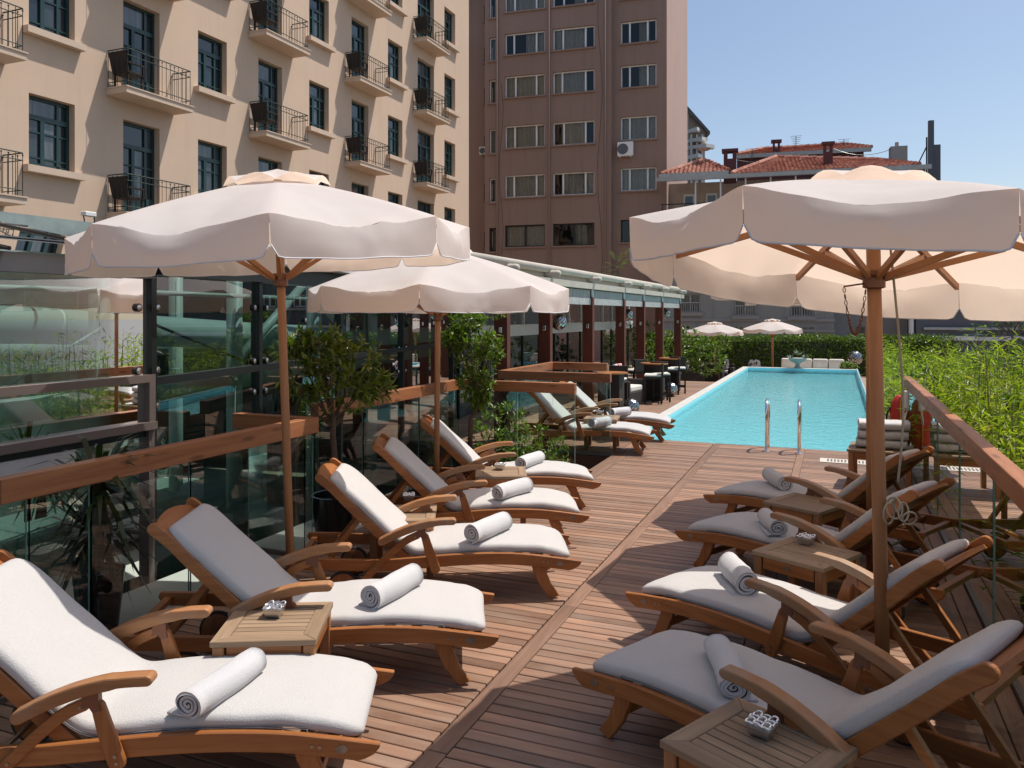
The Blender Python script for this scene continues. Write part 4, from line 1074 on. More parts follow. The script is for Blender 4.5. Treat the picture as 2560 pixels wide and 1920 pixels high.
side_table(T6, R(-27), 'teak side table with an ashtray and a round drawer plate, in the right row')
MB().lathe([(0.017, -0.002), (0.017, 0.002), (0.012, 0.004)], 14, (0.0, -0.2252, 0.385), axis='y').build('drawer_plate', M['plate'], [o for o in bpy.data.objects if o.get('label', '').startswith('teak side table with an ashtray and a round')][0])
ashtray(P(2016, 1360, 0.45), R(-25), 'square chrome ashtray on the middle right table')
T7 = ptab([(1910, 1252), (1990, 1231), (2125, 1259), (2040, 1284)])
side_table(T7, R(-27), 'bare teak side table between the two far right loungers')

# ============================================================ parasols
def parasol(x, y, Rr, zr, za, phase, label, group, tilt=(0, 0), vh=0.2, hubz=None, rope=False, detail=10, pole_r=0.026, chain=0, seed=0, lean=(0, 0), polez=None):
    """octagonal market parasol; Rr corner radius, zr rim height, za height of the canopy top"""
    root = empty('parasol', (x, y, 0.002), 0, label, 'parasol', group)
    sx, sy = tilt
    def T(px, py, pz):                       # canopy tilt and the lean of the pole
        return Vector((px+lean[0]*pz/2.2, py+lean[1]*pz/2.2, pz + sx*px + sy*py))
    hubz = hubz or zr-0.28
    corners = [Vector((Rr*math.cos(phase+k*math.pi/4), Rr*math.sin(phase+k*math.pi/4), 0)) for k in range(8)]
    r0 = 0.20; mb = MB(); n = detail; m = max(5, detail-2)
    # roof cloth: gores sag a little between the ribs
    for k in range(8):
        a, b = corners[k], corners[(k+1) % 8]; vs = []
        for i in range(n+1):
            t = i/n; f = r0/Rr + (1-r0/Rr)*t
            for j in range(m+1):
                s = j/m; q = (a*(1-s)+b*s)*f
                sag = -0.062*math.sin(math.pi*s)**1.3*t**2.2
                z = za-0.10 - (za-0.10-zr)*(0.80*t+0.20*t*t) + sag
                wr = 0.010*t*math.sin(math.pi*s)*noise.noise(Vector((q.x*6+seed, q.y*6, k*2.0)))*2.0
                wr += 0.02*t**3*math.sin(math.pi*s)*noise.noise(Vector((q.x*2.5+seed*2, q.y*2.5, 5)))*1.6
                cre = noise.noise(Vector((q.x*3.1+q.y*1.7+seed, q.y*4.3-q.x*2.2, seed))); wr += 0.012*t**2*math.sin(math.pi*s)*max(0, 1-abs(cre)*9)
                vs.append(T(q.x, q.y, z+wr))
        mb.add(vs, [(i*(m+1)+j, (i+1)*(m+1)+j, (i+1)*(m+1)+j+1, i*(m+1)+j+1) for i in range(n) for j in range(m)])
    me = mb.mesh('canopy', M['cloth'], smooth=True)
    bm = bmesh.new(); bm.from_mesh(me); bmesh.ops.remove_doubles(bm, verts=bm.verts, dist=0.0008); bm.to_mesh(me); bm.free()
    can = link('canopy', me, root)
    # hanging flaps with rounded lower corners
    for k in range(8):
        a, b = corners[k], corners[(k+1) % 8]; vs = []; mm = m*2; hn = 5
        mid = (a+b)/2; outd = mid.normalized()
        for i in range(hn+1):
            t = i/hn
            for j in range(mm+1):
                s = j/mm; e = min(s, 1-s)*(a-b).length
                drop = vh*(1 if e > 0.06 else 0.70+0.30*math.sqrt(max(0, 1-(1-e/0.06)**2)))
                inset = 0.0035*t
                s2 = s*(1-2*inset)+inset
                q = a*(1-s2)+b*s2
                sag = -0.062*math.sin(math.pi*s)**1.3*(1-t)
                wr = 0.02*math.sin(math.pi*s)*noise.noise(Vector((q.x*2.5+seed*2, q.y*2.5, 5)))*1.6+0.010*math.sin(math.pi*s)*noise.noise(Vector((q.x*6+seed, q.y*6, k*2.0)))*2.0
                wr *= (1-0.7*t); cre = noise.noise(Vector((q.x*3.1+q.y*1.7+seed, q.y*4.3-q.x*2.2, seed))); wr += 0.012*(1-t)*math.sin(math.pi*s)*max(0, 1-abs(cre)*9); bulge = 0.055*(1-(1-t)**2.5)*math.sin(math.pi*s)**0.8*(0.75+0.5*noise.noise(Vector((s*2.2+k*3.3, seed*1.7, t))))+0.012*noise.noise(Vector((s*6, t*2, k+seed)))*t*math.sin(math.pi*s)+0.012*min(1, t*3)*math.sin(math.pi*s)*max(0, 1-abs(noise.noise(Vector((s*3.0+t*1.4+k*5, t*1.2-s, seed*2.2))))*10)
                q = q + outd*(bulge*0.8)
                vs.append(T(q.x, q.y, zr+sag+wr-drop*t**1.12-0.012*math.sin(math.pi*s)*t))
        MB().add(vs, [(i*(mm+1)+j, (i+1)*(mm+1)+j, (i+1)*(mm+1)+j+1, i*(mm+1)+j+1) for i in range(hn) for j in range(mm)]).build('valance', M['cloth'], root, smooth=True)
        hem = vs[hn*(mm+1):]
        MB().tube([Vector(p)-outd*0.0 for p in hem], 0.0035, 4).build('hem', M['hem'], root, smooth=True)
    # vent cap
    mb = MB()
    rv = 0.30*Rr/1.2+0.02
    for k in range(8):
        a = Vector((math.cos(phase+k*math.pi/4), math.sin(phase+k*math.pi/4), 0)); b = Vector((math.cos(phase+(k+1)*math.pi/4), math.sin(phase+(k+1)*math.pi/4), 0)); vs = []
        for i in range(5):
            t = i/4
            for j in range(7):
                s = j/6; q = (a*(1-s)+b*s)*rv*t
                arch = 0.045*math.sin(math.pi*s)*t**2*Rr/1.2
                vs.append(T(q.x, q.y, za-0.085*t*Rr/1.2-0.02*t*t+arch))
        mb.add(vs, [(i*7+j, (i+1)*7+j, (i+1)*7+j+1, i*7+j+1) for i in range(4) for j in range(6)])
    me = mb.mesh('vent_cap', M['cloth'], smooth=True)
    bm = bmesh.new(); bm.from_mesh(me); bmesh.ops.remove_doubles(bm, verts=bm.verts, dist=0.0008); bm.to_mesh(me); bm.free()
    link('vent_cap', me, root)
    if detail <= 6: MB().lathe([(0.03, 0), (0.022, 0.02), (0.012, 0.03)], 10, T(0, 0, za-0.008)).build('finial', M['pole'], root, smooth=True)
    # pole, hubs, ribs and struts
    MB().tube([(0, 0, 0), T(0, 0, hubz*0.5), T(0, 0, za-0.07)], pole_r, 16).build('pole', M['pole'], root, smooth=True)
    hub = MB().lathe([(pole_r+0.004, -0.05), (pole_r+0.018, -0.045), (pole_r+0.018, 0.0), (pole_r+0.03, 0.012), (pole_r+0.03, 0.03), (pole_r+0.004, 0.036)], 16, T(0, 0, hubz)).build('runner_hub', M['brass'], root, auto=0.6)
    MB().lathe([(pole_r+0.002, -0.03), (pole_r+0.03, -0.02), (pole_r+0.03, 0.015), (pole_r+0.002, 0.02)], 16, T(0, 0, za-0.13)).build('top_hub', M['pole'], root, auto=0.6)
    for k in range(8):
        c = corners[k]; d = c.normalized(); sdv = Vector((-d.y, d.x, 0))*0.011
        top = T(d.x*0.05, d.y*0.05, za-0.135); end = T(c.x*0.975, c.y*0.975, zr-0.012)
        def bar(p, q, hh, name):
            z = Vector((0, 0, hh))
            vs = [p-sdv, p+sdv, q+sdv, q-sdv, p-sdv-z, p+sdv-z, q+sdv-z, q-sdv-z]
            MB().add(vs, [(0,1,2,3)[::-1],(4,5,6,7),(0,1,5,4),(1,2,6,5),(2,3,7,6),(3,0,4,7)]).build(name, M['pole_x'], root)
        bar(top, end, 0.032, 'rib')
        f = 0.52
        bar(T(d.x*0.055, d.y*0.055, hubz+0.02), top*(1-f)+end*f-Vector((0, 0, 0.034)), 0.030, 'strut')
    if rope:
        pts = [T(0.06, -0.01, za-0.2), (0.075, -0.02, 1.6), (0.055, -0.025, 1.18)]
        MB().tube(cr(pts, 8), 0.006, 6).build('cord', M['rope'], root, smooth=True)
        mb = MB()
        for q in range(5):
            r = (0.03, 0.042, 0.036, 0.046, 0.033)[q]; xs_ = (0.35, 0.75, 0.6, 0.5, 0.9)[q]
            mb.tube([Vector((0.05+0.012*q*(-1)**q+xs_*r*math.cos(a), -0.05-0.006*q-0.03*math.cos(a+q), 1.08-0.012*q+r*math.sin(a))) for a in [2*math.pi*i/20 for i in range(20)]], 0.0045, 6, closed=True)
        mb.build('cord_coil', M['rope'], root, smooth=True)
    if chain:
        mb = MB(); c0 = T(0, 0, hubz-0.02)
        e = c0+Vector((-chain*math.cos(YAW), -chain*math.sin(YAW), -0.02))
        mb.tube([c0, e], 0.0045, 6)
        nl = 26
        for q in range(nl):
            t = (q+0.5)/nl; p = (c0+Vector((-0.035, -0.01, -0.03)))*(1-t)+e*t+Vector((0, 0, -0.215*(1-(2*t-1)**2)))
            t2 = t+0.02; p2 = (c0+Vector((-0.035, -0.01, -0.03)))*(1-t2)+e*t2+Vector((0, 0, -0.215*(1-(2*t2-1)**2)))
            dr = (p2-p).normalized(); sd = (RT if q % 2 else FW); sd = (sd-dr*sd.dot(dr)).normalized()
            mb.tube([p+dr*0.013*math.cos(a)+sd*0.006*math.sin(a) for a in [2*math.pi*i/8 for i in range(8)]], 0.0022, 5, closed=True)
        mb.build('pin_and_chain', M['brass'], root, smooth=True)
    return root
M['hem'] = plain('hem_piping', (0.66, 0.65, 0.67), 0.7)
M['pole_x'] = wood('rib_wood', (0.36, 0.145, 0.05), (0.47, 0.215, 0.085), 'x', 0.5, 0.5, var=0.08)
# ============================================================ parasols in place
def near_vertex(x, y, dlt): return math.atan2(-y, -x)+R(dlt)
def base_at(u, d): p = FW*d+RT*((u-CX)/F_PX*d); return p.x, p.y
GPAR, GFAR = 'cream parasols over the loungers', 'cream parasols past the pool'
x, y = base_at(731, 4.93); tl_ = RT*(-0.074)
parasol(x, y, 1.217, 2.46, 2.86, near_vertex(x, y, -1.3), 'cream octagonal parasol at the left, vented top, in front of the beige building', GPAR, vh=0.215, hubz=2.17, detail=16, lean=(tl_.x, tl_.y), chain=0.0, seed=1, tilt=(0.029, 0.05))
x, y = base_at(1090, 7.3); tl_ = RT*(0.02)
parasol(x, y, 1.218, 2.18, 2.62, near_vertex(x, y, -7), 'cream parasol of the left row, lower and farther, half behind the nearest one', GPAR, vh=0.21, hubz=1.94, detail=14, lean=(tl_.x, tl_.y), seed=4)
x, y = base_at(2211, 3.62); aw = Vector((x, y, 0)).normalized(); tl_ = RT*(-0.05)
parasol(x, y, 1.12, 2.27, 2.615, near_vertex(x, y, 22.9), 'large cream parasol at the right, seen from below with its wooden ribs and chain', GPAR, tilt=(-0.085, -0.106), vh=0.205, hubz=2.115, detail=18, lean=(tl_.x, tl_.y), rope=True, chain=0.14, seed=7, pole_r=0.031)
x, y = base_at(2176, 5.97)
parasol(x, y, 1.2, 2.23, 2.62, near_vertex(x, y, 20), 'cream parasol hidden behind the large right one, only a flap showing', GPAR, vh=0.2, hubz=2.0, detail=10, seed=9, pole_r=0.03, tilt=(-0.04, 0.0))
x, y = base_at(2176, 7.62)
parasol(x, y, 1.2, 2.25, 2.64, near_vertex(x, y, 22), 'third cream parasol of the right row, hidden but for its shade on the deck', GPAR, vh=0.2, hubz=2.0, detail=8, seed=12)
for (u, d, za, lab, sd) in ((1787, 32.7, 2.39, 'small far cream parasol on the left, past the pool in front of the hedge', 21), (1931, 31.0, 2.52, 'small far cream parasol on the right, past the pool in front of the hedge', 23)):
    x, y = base_at(u, d)
    o = parasol(x, y, 1.18, za-0.40, za, near_vertex(x, y, 10 if sd == 21 else 22), lab, GFAR, vh=0.17, detail=6, seed=sd, pole_r=0.045); o.location.z = tz+0.002

# ============================================================ glass hall on the left
M['pale_tube'] = plain('pale_duct', (0.60, 0.62, 0.60), 0.45)
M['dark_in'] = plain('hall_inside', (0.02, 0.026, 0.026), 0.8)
M['hall_wall'] = plain('hall_back', (0.24, 0.29, 0.27), 0.8, var=0.5, scale=1.5)
M['panel_white'] = plain('white_panel', (0.62, 0.61, 0.60), 0.5)
M['fascia'] = plain('grey_fascia', (0.17, 0.165, 0.165), 0.45, 0.2)
HO = Vector((-4.70, PX(374, 800, -4.70).y, 0)); HA = R(90+10.35)
hall = empty('glass_hall', (HO.x, HO.y, 0), 0, 'green glass walled hall with point fixed panes along the left of the deck', 'glass building')
t1 = Vector((math.cos(HA), math.sin(HA), 0)); n1_ = Vector((t1.y, -t1.x, 0))
us = [374, 643, 847, 1003, 1128]; ss = [PV(u, 800, HO, HA)[0] for u in us]
ZT, ZM, ZB = 2.24, 1.45, -0.9
def hp(s, z, off=0.0): return t1*s+n1_*off+Vector((0, 0, z))
def pane(a, b, z0, z1, f=hp, nm='glass_pane', mat='glass_green'):
    return MB().quad(f(a, z0), f(b, z0), f(b, z1), f(a, z1)).build(nm, M[mat], hall)
def bar(a, b, z0, z1, f, w_, nm, mat, o0=-0.03):
    vs = [f(a, z0, o0), f(b, z0, o0), f(b, z1, o0), f(a, z1, o0), f(a, z0, o0+w_), f(b, z0, o0+w_), f(b, z1, o0+w_), f(a, z1, o0+w_)]
    return MB().add(vs, [(0,1,2,3),(7,6,5,4),(0,4,5,1),(1,5,6,2),(2,6,7,3),(3,7,4,0)]).build(nm, M[mat], hall)
for a, b in zip(ss[:-1], ss[1:]):
    g0 = a+0.028; g1 = b-0.028
    pane(g0, g1, ZM+0.03, ZT-0.01); pane(g0, g1, ZB, ZM-0.03)
    bar(a+0.03, b-0.03, ZM-0.03, ZM+0.03, hp, 0.07, 'transom', 'darkmetal')
for s in ss: bar(s-0.028, s+0.028, ZB, ZT, hp, 0.09, 'mullion', 'darkmetal', -0.05)
bar(ss[0], ss[-1]+0.05, ZT, 2.40, hp, 0.16, 'fascia', 'darkmetal', -0.05)
bar(ss[0]-0.0, ss[-1]+0.3, 2.402, 2.52, hp, 0.34, 'soffit', 'panel_white', -0.05)
def h0(s, z, off=0.0): return Vector((off, -s, z))              # near bay runs straight back along the deck
y0s = [HO.y-PX(u, 900, -4.70).y for u in (374, -260)]
yb = 5.6
pane(0.03, yb, ZM+0.05, ZT-0.03, h0); bar(0.0, yb, ZT-0.03, 2.33, h0, 0.10, 'fascia', 'fascia', -0.04)
bar(0.0, yb, ZM, ZM+0.055, h0, 0.10, 'window_frame', 'brownframe', -0.04); bar(0.0, 0.055, 1.16, ZM, h0, 0.10, 'window_frame', 'brownframe', -0.04)
bar(0.0, yb, 1.105, 1.16, h0, 0.12, 'window_frame', 'brownframe', -0.04); pane(0.055, yb, 1.16, ZM, h0)
bar(0.02, yb, 1.05, 1.09, h0, 0.06, 'window_frame', 'darkmetal', -0.04)
bar(0.62, yb, 0.80, 1.048, h0, 0.03, 'white_panel', 'panel_white', -0.02)
pane(0.03, 0.61, ZB, 1.05, h0); pane(0.62, 1.9, ZB, 0.80, h0); pane(1.91, yb, ZB, 0.80, h0)
bar(0.0, 0.05, ZB, 1.10, h0, 0.09, 'mullion', 'brownframe', -0.04)
# round point fixings
fx = MB(); pts = []
def fixing(u, v, near=False):
    if near: p = PX(u, v, HO.x+0.012)-HO; d = Vector((1, 0, 0))
    else: s, z = PV(u, v, HO, HA); p = hp(s, z, 0.012); d = n1_
    q = d.to_track_quat('Z', 'Y').to_matrix().to_4x4(); q.translation = p
    mb = MB().lathe([(0.031, -0.03), (0.031, 0.006), (0.024, 0.010)], 16)
    mb.v = [tuple(q @ Vector(v_)) for v_ in mb.v]
    o = mb.build('point_fixing', M['darkmetal'], hall, auto=0.5)
    mb = MB().lathe([(0.022, 0.0), (0.022, 0.013), (0.016, 0.016)], 16); mb.v = [tuple(q @ Vector(v_)) for v_ in mb.v]
    mb.build('steel_cap', M['steel'], o, auto=0.5)
for u, v in ((346, 769), (345, 927)): fixing(u, v, True)
fixing(389, 769); fixing(389, 925); fixing(388, 1014)
for u, v in ((633, 769), (663, 770), (632, 903), (663, 901), (632, 980), (661, 976), (994, 870), (1012, 868), (993, 929), (1011, 926), (1070, 864), (1012, 783), (1011, 1115), (760, 800), (835, 890), (861, 888)): fixing(u, v)
# roof of the hall
MB().quad((0.12, -yb, 2.335), (0.12, 0.35, 2.335), (-8.6, 0.9, 3.95), (-8.6, -yb, 3.75)).build('glass_roof', M['glass_roof'], hall)
for k in range(5):
    yq = 0.1-k*1.25; MB().tube([(0.12, yq, 2.345), (-8.6, yq+0.5, 3.93)], 0.014, 6).build('roof_bar', M['darkmetal'], hall)
for k in range(6):
    f_ = 0.1+k*0.16; MB().tube([(0.12-8.72*f_, -yb, 2.345+1.43*f_), (0.12-8.72*f_, 0.6, 2.345+1.58*f_)], 0.010, 6).build('roof_bar', M['darkmetal'], hall)
MB().box(-9.6, -8.6, -yb, 1.3, 3.4, 4.02).build('parapet', M['sill'], hall)
MB().quad((0.0, 0.36, 2.50), tuple(hp(ss[-1], 2.50)), (-9, 6.5, 2.55), (-9, 0.92, 2.55)).build('flat_roof', M['glass_roof'], hall)  # unseen roof, made of glass to let more light into the hall
# inside: floor, back wall, ducts, columns, bracing rods
MB().add([(-12, -8, -0.92), (0.6, -8, -0.92), (0.6, 4.4, -0.92), (-1.3, 7, -0.92), (-12, 7, -0.92)], [(0, 1, 2, 3, 4)]).build('hall_floor', M['hall_floor'], hall)
MB().quad((-6.2, -8, -0.92), (-6.2, 9, -0.92), (-6.2, 9, 3.4), (-6.2, -8, 3.4)).quad((-6.2, 7.0, -0.92), tuple(hp(ss[-1], -0.92)), tuple(hp(ss[-1], 2.5)), (-6.2, 7.0, 2.5)).build('back_wall', M['hall_wall'], hall)
for k in range(5): MB().box(-2.6+0.38*k*0-0.4*k, -2.2-0.4*k, -3.2, 1.2, -0.91, -0.70+0.18*k).build('step', M['hall_floor'], hall)
MB().box(-0.75, -0.28, -0.9, 1.9, -0.91, 0.06).build('bench', M['hall_floor'], hall, bevel=0.01)
MB().box(-1.25, -0.8, -1.4, 1.2, -0.91, 0.30).build('bench', M['hall_floor'], hall, bevel=0.01)
MB().tube([(-0.42, -yb, 1.28), (-0.42, -0.3, 1.30), tuple(hp(0.3, 1.30, -0.42)), tuple(hp(8, 1.30, -0.42))], 0.085, 14).build('duct', M['pale_tube'], hall, smooth=True)
MB().tube([(-1.6, -yb, 2.02), (-1.3, 0, 1.86), tuple(hp(3.4, 1.68, -0.9)), tuple(hp(8, 1.55, -0.9))], 0.15, 16).build('duct', M['pale_tube'], hall, smooth=True)
MB().tube([(-2.6, -yb, 1.62), (-2.4, 0, 1.62), tuple(hp(8, 1.5, -2.0))], 0.12, 14).build('duct', M['pale_tube'], hall, smooth=True)
MB().tube([(-0.25, -yb, 2.12), (-0.25, 0, 2.12), tuple(hp(8, 2.12, -0.25))], 0.02, 8).build('handrail', M['pale_tube'], hall, smooth=True)
for p in ((-0.32, -0.16), (-0.30, -2.9), (-1.9, -1.4), (-2.2, 2.4)):
    MB().tube([(p[0], p[1], -0.91), (p[0], p[1], 2.5)], 0.075, 14).build('column', M['pale_tube'], hall, smooth=True)
for s in (1.75, 3.4, 5.2, 6.9):
    q = hp(s, 0, -0.38); MB().tube([(q.x, q.y, -0.91), (q.x, q.y, 2.4)], 0.075, 14).build('column', M['pale_tube'], hall, smooth=True)
def rod(a, b, r=0.012, m='pale_tube'): MB().tube([a, b], r, 8).build('bracing_rod', M[m], hall, smooth=True)
rod(PX(-40, 1000, -4.95)-HO, PX(313, 783, -4.95)-HO)
rod(hp(0.1, 1.93, -0.2), hp(1.7, 1.48, -0.2), 0.012, 'darkmetal')
rod(hp(3.6, 2.3, -0.6), hp(2.2, 1.5, -0.6), 0.05, 'pale_tube'); rod(hp(3.7, 2.3, -0.6), hp(5.2, 1.5, -0.6), 0.05, 'pale_tube'); rod(hp(5.4, 2.3, -0.25), hp(6.9, 1.5, -0.25), 0.02)
lamp = MB().lathe([(0.06, -0.13), (0.085, 0.12), (0.085, 0.14)], 18); q = Quaternion((1, 0.2, 0), R(28)).to_matrix().to_4x4(); q.translation = hp(0.36, 0.86, -0.18); lamp.v = [tuple(q @ Vector(v_)) for v_ in lamp.v]
lamp.build('spot_lamp', M['chrome'], hall, auto=0.5)
for k, (sx_, sy_, zt_) in enumerate(((-2.2, -2.0, 1.25), (-1.5, 0.6, 1.25), (-2.6, 0.9, 1.2), (-3.0, -3.0, 1.3), (-2.0, 2.2, 1.15))):
    MB().box(sx_-0.05, sx_+0.05, sy_-0.04, sy_+0.04, zt_, zt_+0.2).tube([(sx_, sy_, zt_+0.2), (sx_, sy_, 2.3)], 0.006, 5).build('pendant_lamp', M['pale_tube'], hall)
for k in range(4):
    a = (HO.x-1.7-0.5*(k % 2), HO.y-2.5+k*1.25)
    ct = empty('cafe_table', (a[0], a[1], -0.91), 0, 'dim square cafe table inside the glass hall, %s from the left picture edge' % ('first', 'second', 'third', 'fourth')[k], 'cafe table', 'cafe tables inside the glass hall')
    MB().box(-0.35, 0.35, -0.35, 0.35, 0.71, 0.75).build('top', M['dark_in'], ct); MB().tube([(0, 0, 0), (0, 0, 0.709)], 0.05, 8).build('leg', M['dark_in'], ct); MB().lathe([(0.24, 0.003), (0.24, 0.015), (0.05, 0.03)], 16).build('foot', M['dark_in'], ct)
# flood lamps on the roof edge
for i, (u, v, lab) in enumerate(((222, 528, 'small white flood lamp on the hall roof edge beside the parasol'), (22, 535, 'small white flood lamp at the left picture edge above the hall roof'))):
    p = PX(u, v, -12.8); r_ = empty('flood_lamp', (p.x, p.y, p.z-0.16), 0, lab, 'flood lamp', 'flood lamps above the glass roof')
    r_.scale = (0.62,)*3; MB().box(-0.1, 0.1, -0.2, 0.2, 0.10, 0.24).build('head', M['white_paint'], r_, bevel=0.02); [MB().tube([(0, q*0.18, 0.12), (0.05, q*0.16, -0.2)], 0.02, 6).build('bracket', M['darkmetal'], r_) for q in (-1, 1)]

# ============================================================ pool pavilion (pergola)
M['cream'] = plain('cream_metal', (0.50, 0.445, 0.37), 0.6)
XP = -4.64
pv = empty('pavilion', (XP, PX(1267.7, 800, XP).y, 0), 0, 'long pool pavilion with red hardwood posts and a white glazed front', 'pavilion')
def L(x, y, z): return Vector((x-pv.location.x, y-pv.location.y, z))
pys = [PX(u, 800, XP).y for u in (1267.7, 1375.4, 1481.5, 1561, 1610.7, 1657, 1702)]
ZPOST = 2.29
for yq in pys:
    a = L(XP-0.17, yq, 0); po = MB().box(a.x-0.05, a.x+0.17, a.y, a.y+0.13, 0, ZPOST).build('post', M['merbau'], pv, bevel=0.004)
    MB().box(a.x+0.05, a.x+0.10, a.y-0.05, a.y-0.002, 1.66, 1.75).build('wall_lamp', M['chrome'], po, bevel=0.006)
    MB().tube([(a.x+0.14, a.y+0.06, ZPOST), (a.x+0.14, a.y+0.06, 2.62)], 0.03, 10).build('stanchion', M['pale_tube'], pv, smooth=True)
    MB().tube([(a.x-1.9, a.y+0.06, 2.66), (a.x+0.30, a.y+0.06, 2.66), (a.x+0.34, a.y+0.06, 2.66)], [0.06, 0.06, 0.045], 14).build('rafter', M['cream'], pv, smooth=True)

M['zinc'] = plain('zinc_flashing', (0.50, 0.485, 0.46), 0.45, 0.25, var=0.25, scale=14)
for a, b in zip(pys[:-1], pys[1:]):
    p = L(XP-0.05, a+0.125, 0); q = L(XP-0.05, b-0.005, 0)
    MB().box(p.x-0.01, p.x+0.012, p.y, q.y, 2.14, 2.275).build('flashing', M['zinc'], pv)
    mb = MB(); n = int((q.y-p.y)/0.09)
    for i in range(n): yy = p.y+(i+0.5)*(q.y-p.y)/n; mb.box(p.x-0.05, p.x, yy-0.012, yy+0.012, 2.277, 2.44)
    mb.build('comb_screen', M['pale_tube'], pv)
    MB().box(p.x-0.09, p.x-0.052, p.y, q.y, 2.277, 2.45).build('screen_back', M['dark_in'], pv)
ya, ye_ = pys[0]-2.2, pys[-1]+0.5
p = L(XP, ya, 0); q = L(XP, ye_, 0)
MB().box(p.x-2.4, p.x+0.02, p.y, q.y, 2.462, 2.58).build('eave_beam', M['cream'], pv)
MB().box(p.x-2.4, p.x-0.12, p.y, q.y, 2.584, 2.80).build('roof_slab', M['cream'], pv)
MB().tube([(p.x-0.06, p.y, 2.75), (p.x-0.06, q.y, 2.75)], 0.07, 12).build('gutter', M['cream'], pv, smooth=True)
xb_ = p.x-1.9
MB().box(xb_, xb_+0.2, p.y, q.y, 1.48, 1.72).build('lintel', M['white_paint'], pv)
MB().box(xb_-0.02, xb_+0.1, p.y, q.y, 2.35, 2.46).build('lintel', M['white_paint'], pv)
n = 16
for i in range(n+1):
    yy = p.y+(q.y-p.y)*i/n
    MB().box(xb_, xb_+0.08, yy-0.03, yy+0.03, 1.72, 2.35).build('glazing_bar', M['white_paint'], pv)
    MB().box(xb_, xb_+0.06, yy-0.02, yy+0.02, 0, 1.48).build('glazing_bar', M['darkmetal'], pv)
    if i < n:
        y2 = p.y+(q.y-p.y)*(i+1)/n
        MB().quad((xb_+0.03, yy+0.03, 1.72), (xb_+0.03, y2-0.03, 1.72), (xb_+0.03, y2-0.03, 2.35), (xb_+0.03, yy+0.03, 2.35)).build('glass_pane', M['glass_win2'] if 'glass_win2' in M else M['glass_far'], pv)
        if i % 3: MB().quad((xb_+0.03, yy+0.02, 0.02), (xb_+0.03, y2-0.02, 0.02), (xb_+0.03, y2-0.02, 1.48), (xb_+0.03, yy+0.02, 1.48)).build('glass_pane', M['glass_far'], pv)
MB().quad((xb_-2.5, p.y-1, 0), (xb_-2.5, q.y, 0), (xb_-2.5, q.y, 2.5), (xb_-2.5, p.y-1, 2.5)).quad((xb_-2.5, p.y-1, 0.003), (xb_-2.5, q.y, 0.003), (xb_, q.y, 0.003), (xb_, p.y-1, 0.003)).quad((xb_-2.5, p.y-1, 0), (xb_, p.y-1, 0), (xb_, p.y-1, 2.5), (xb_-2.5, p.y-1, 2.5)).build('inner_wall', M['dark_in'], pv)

# mirrored mosaic balls
m = NT('mosaic_silver'); vo = m.n('TexVoronoi'); vo.inputs['Scale'].default_value = 9.0; m.l(m.coords('Object', (1, 1, 1), rnd=True), vo.inputs['Vector'])
m.base(m.ramp(vo.outputs['Distance'], [(0.0, (0.75, 0.77, 0.78)), (0.42, (0.6, 0.62, 0.63)), (0.6, (0.05, 0.05, 0.05))])); m.set(Metallic=0.9, Roughness=0.16); m.bump(vo.outputs['Distance'], 0.9, 0.05)
m.t.nodes['Voronoi Texture'].inputs['Scale'].default_value = 22.0; M['mosaic'] = m.mat
M['scale'] = plain('mirror_scale', (0.42, 0.41, 0.40), 0.22, 1.0, 0.5, 30)
def ball(loc, r, label, hang=None):
    t = empty('mosaic_ball', loc, 0, label, 'ornament ball', 'silver mosaic balls by the pool')
    mb = MB(); k = 130                                          # overlapping mirror scales on a sphere
    for i in range(k):
        zz_ = 1-2*(i+0.5)/k; a = i*2.399963; rr = math.sqrt(1-zz_*zz_); n = Vector((rr*math.cos(a), rr*math.sin(a), zz_))
        u = n.orthogonal().normalized(); v = n.cross(u); s = r*0.17; tl = Vector((random.uniform(-1, 1), random.uniform(-1, 1), random.uniform(-1, 1)))*0.10
        mb.add([n*r*1.02+(u+tl)*s*math.cos(q)+(v-tl)*s*math.sin(q) for q in [2*math.pi*j/6 for j in range(6)]], [tuple(range(6))])
    sh = MB().ball((0, 0, 0), r*0.985, 18).build('core', M['darkmetal'], t, (0, 0, 0 if hang else r), smooth=True)
    o = mb.build('mirror_scales', M['scale'], t, (0, 0, 0 if hang else r)); o['kind'] = 'stuff'
    if hang: MB().tube([(0, 0, r), (0, 0, hang)], 0.006, 5).build('wire', M['darkmetal'], t)
    return t
p = P(1578, 1037); ball((p.x, p.y, 0.002), 0.155, 'silver mosaic ball on the deck nearest the poolside loungers')
p = P(1676, 991); ball((p.x, p.y, 0.002), 0.165, 'silver mosaic ball on the deck below the bar tables')
for u, v, x, r, lab in ((1397, 805, -4.9, 0.15, 'largest hanging silver mosaic ball, nearest bay of the pavilion'), (1568, 787, -4.9, 0.15, 'hanging silver mosaic ball in the middle of the pavilion'), (1663, 783, -4.9, 0.16, 'hanging silver mosaic ball near the far end of the pavilion')):
    p = PX(u, v, x); ball((p.x, p.y, p.z), r, lab, hang=2.46-p.z)
p = PD(2138, 897, 30.0); ball((p.x, p.y, 0.01), 0.26, 'silver mosaic ball at the far right corner of the pool')

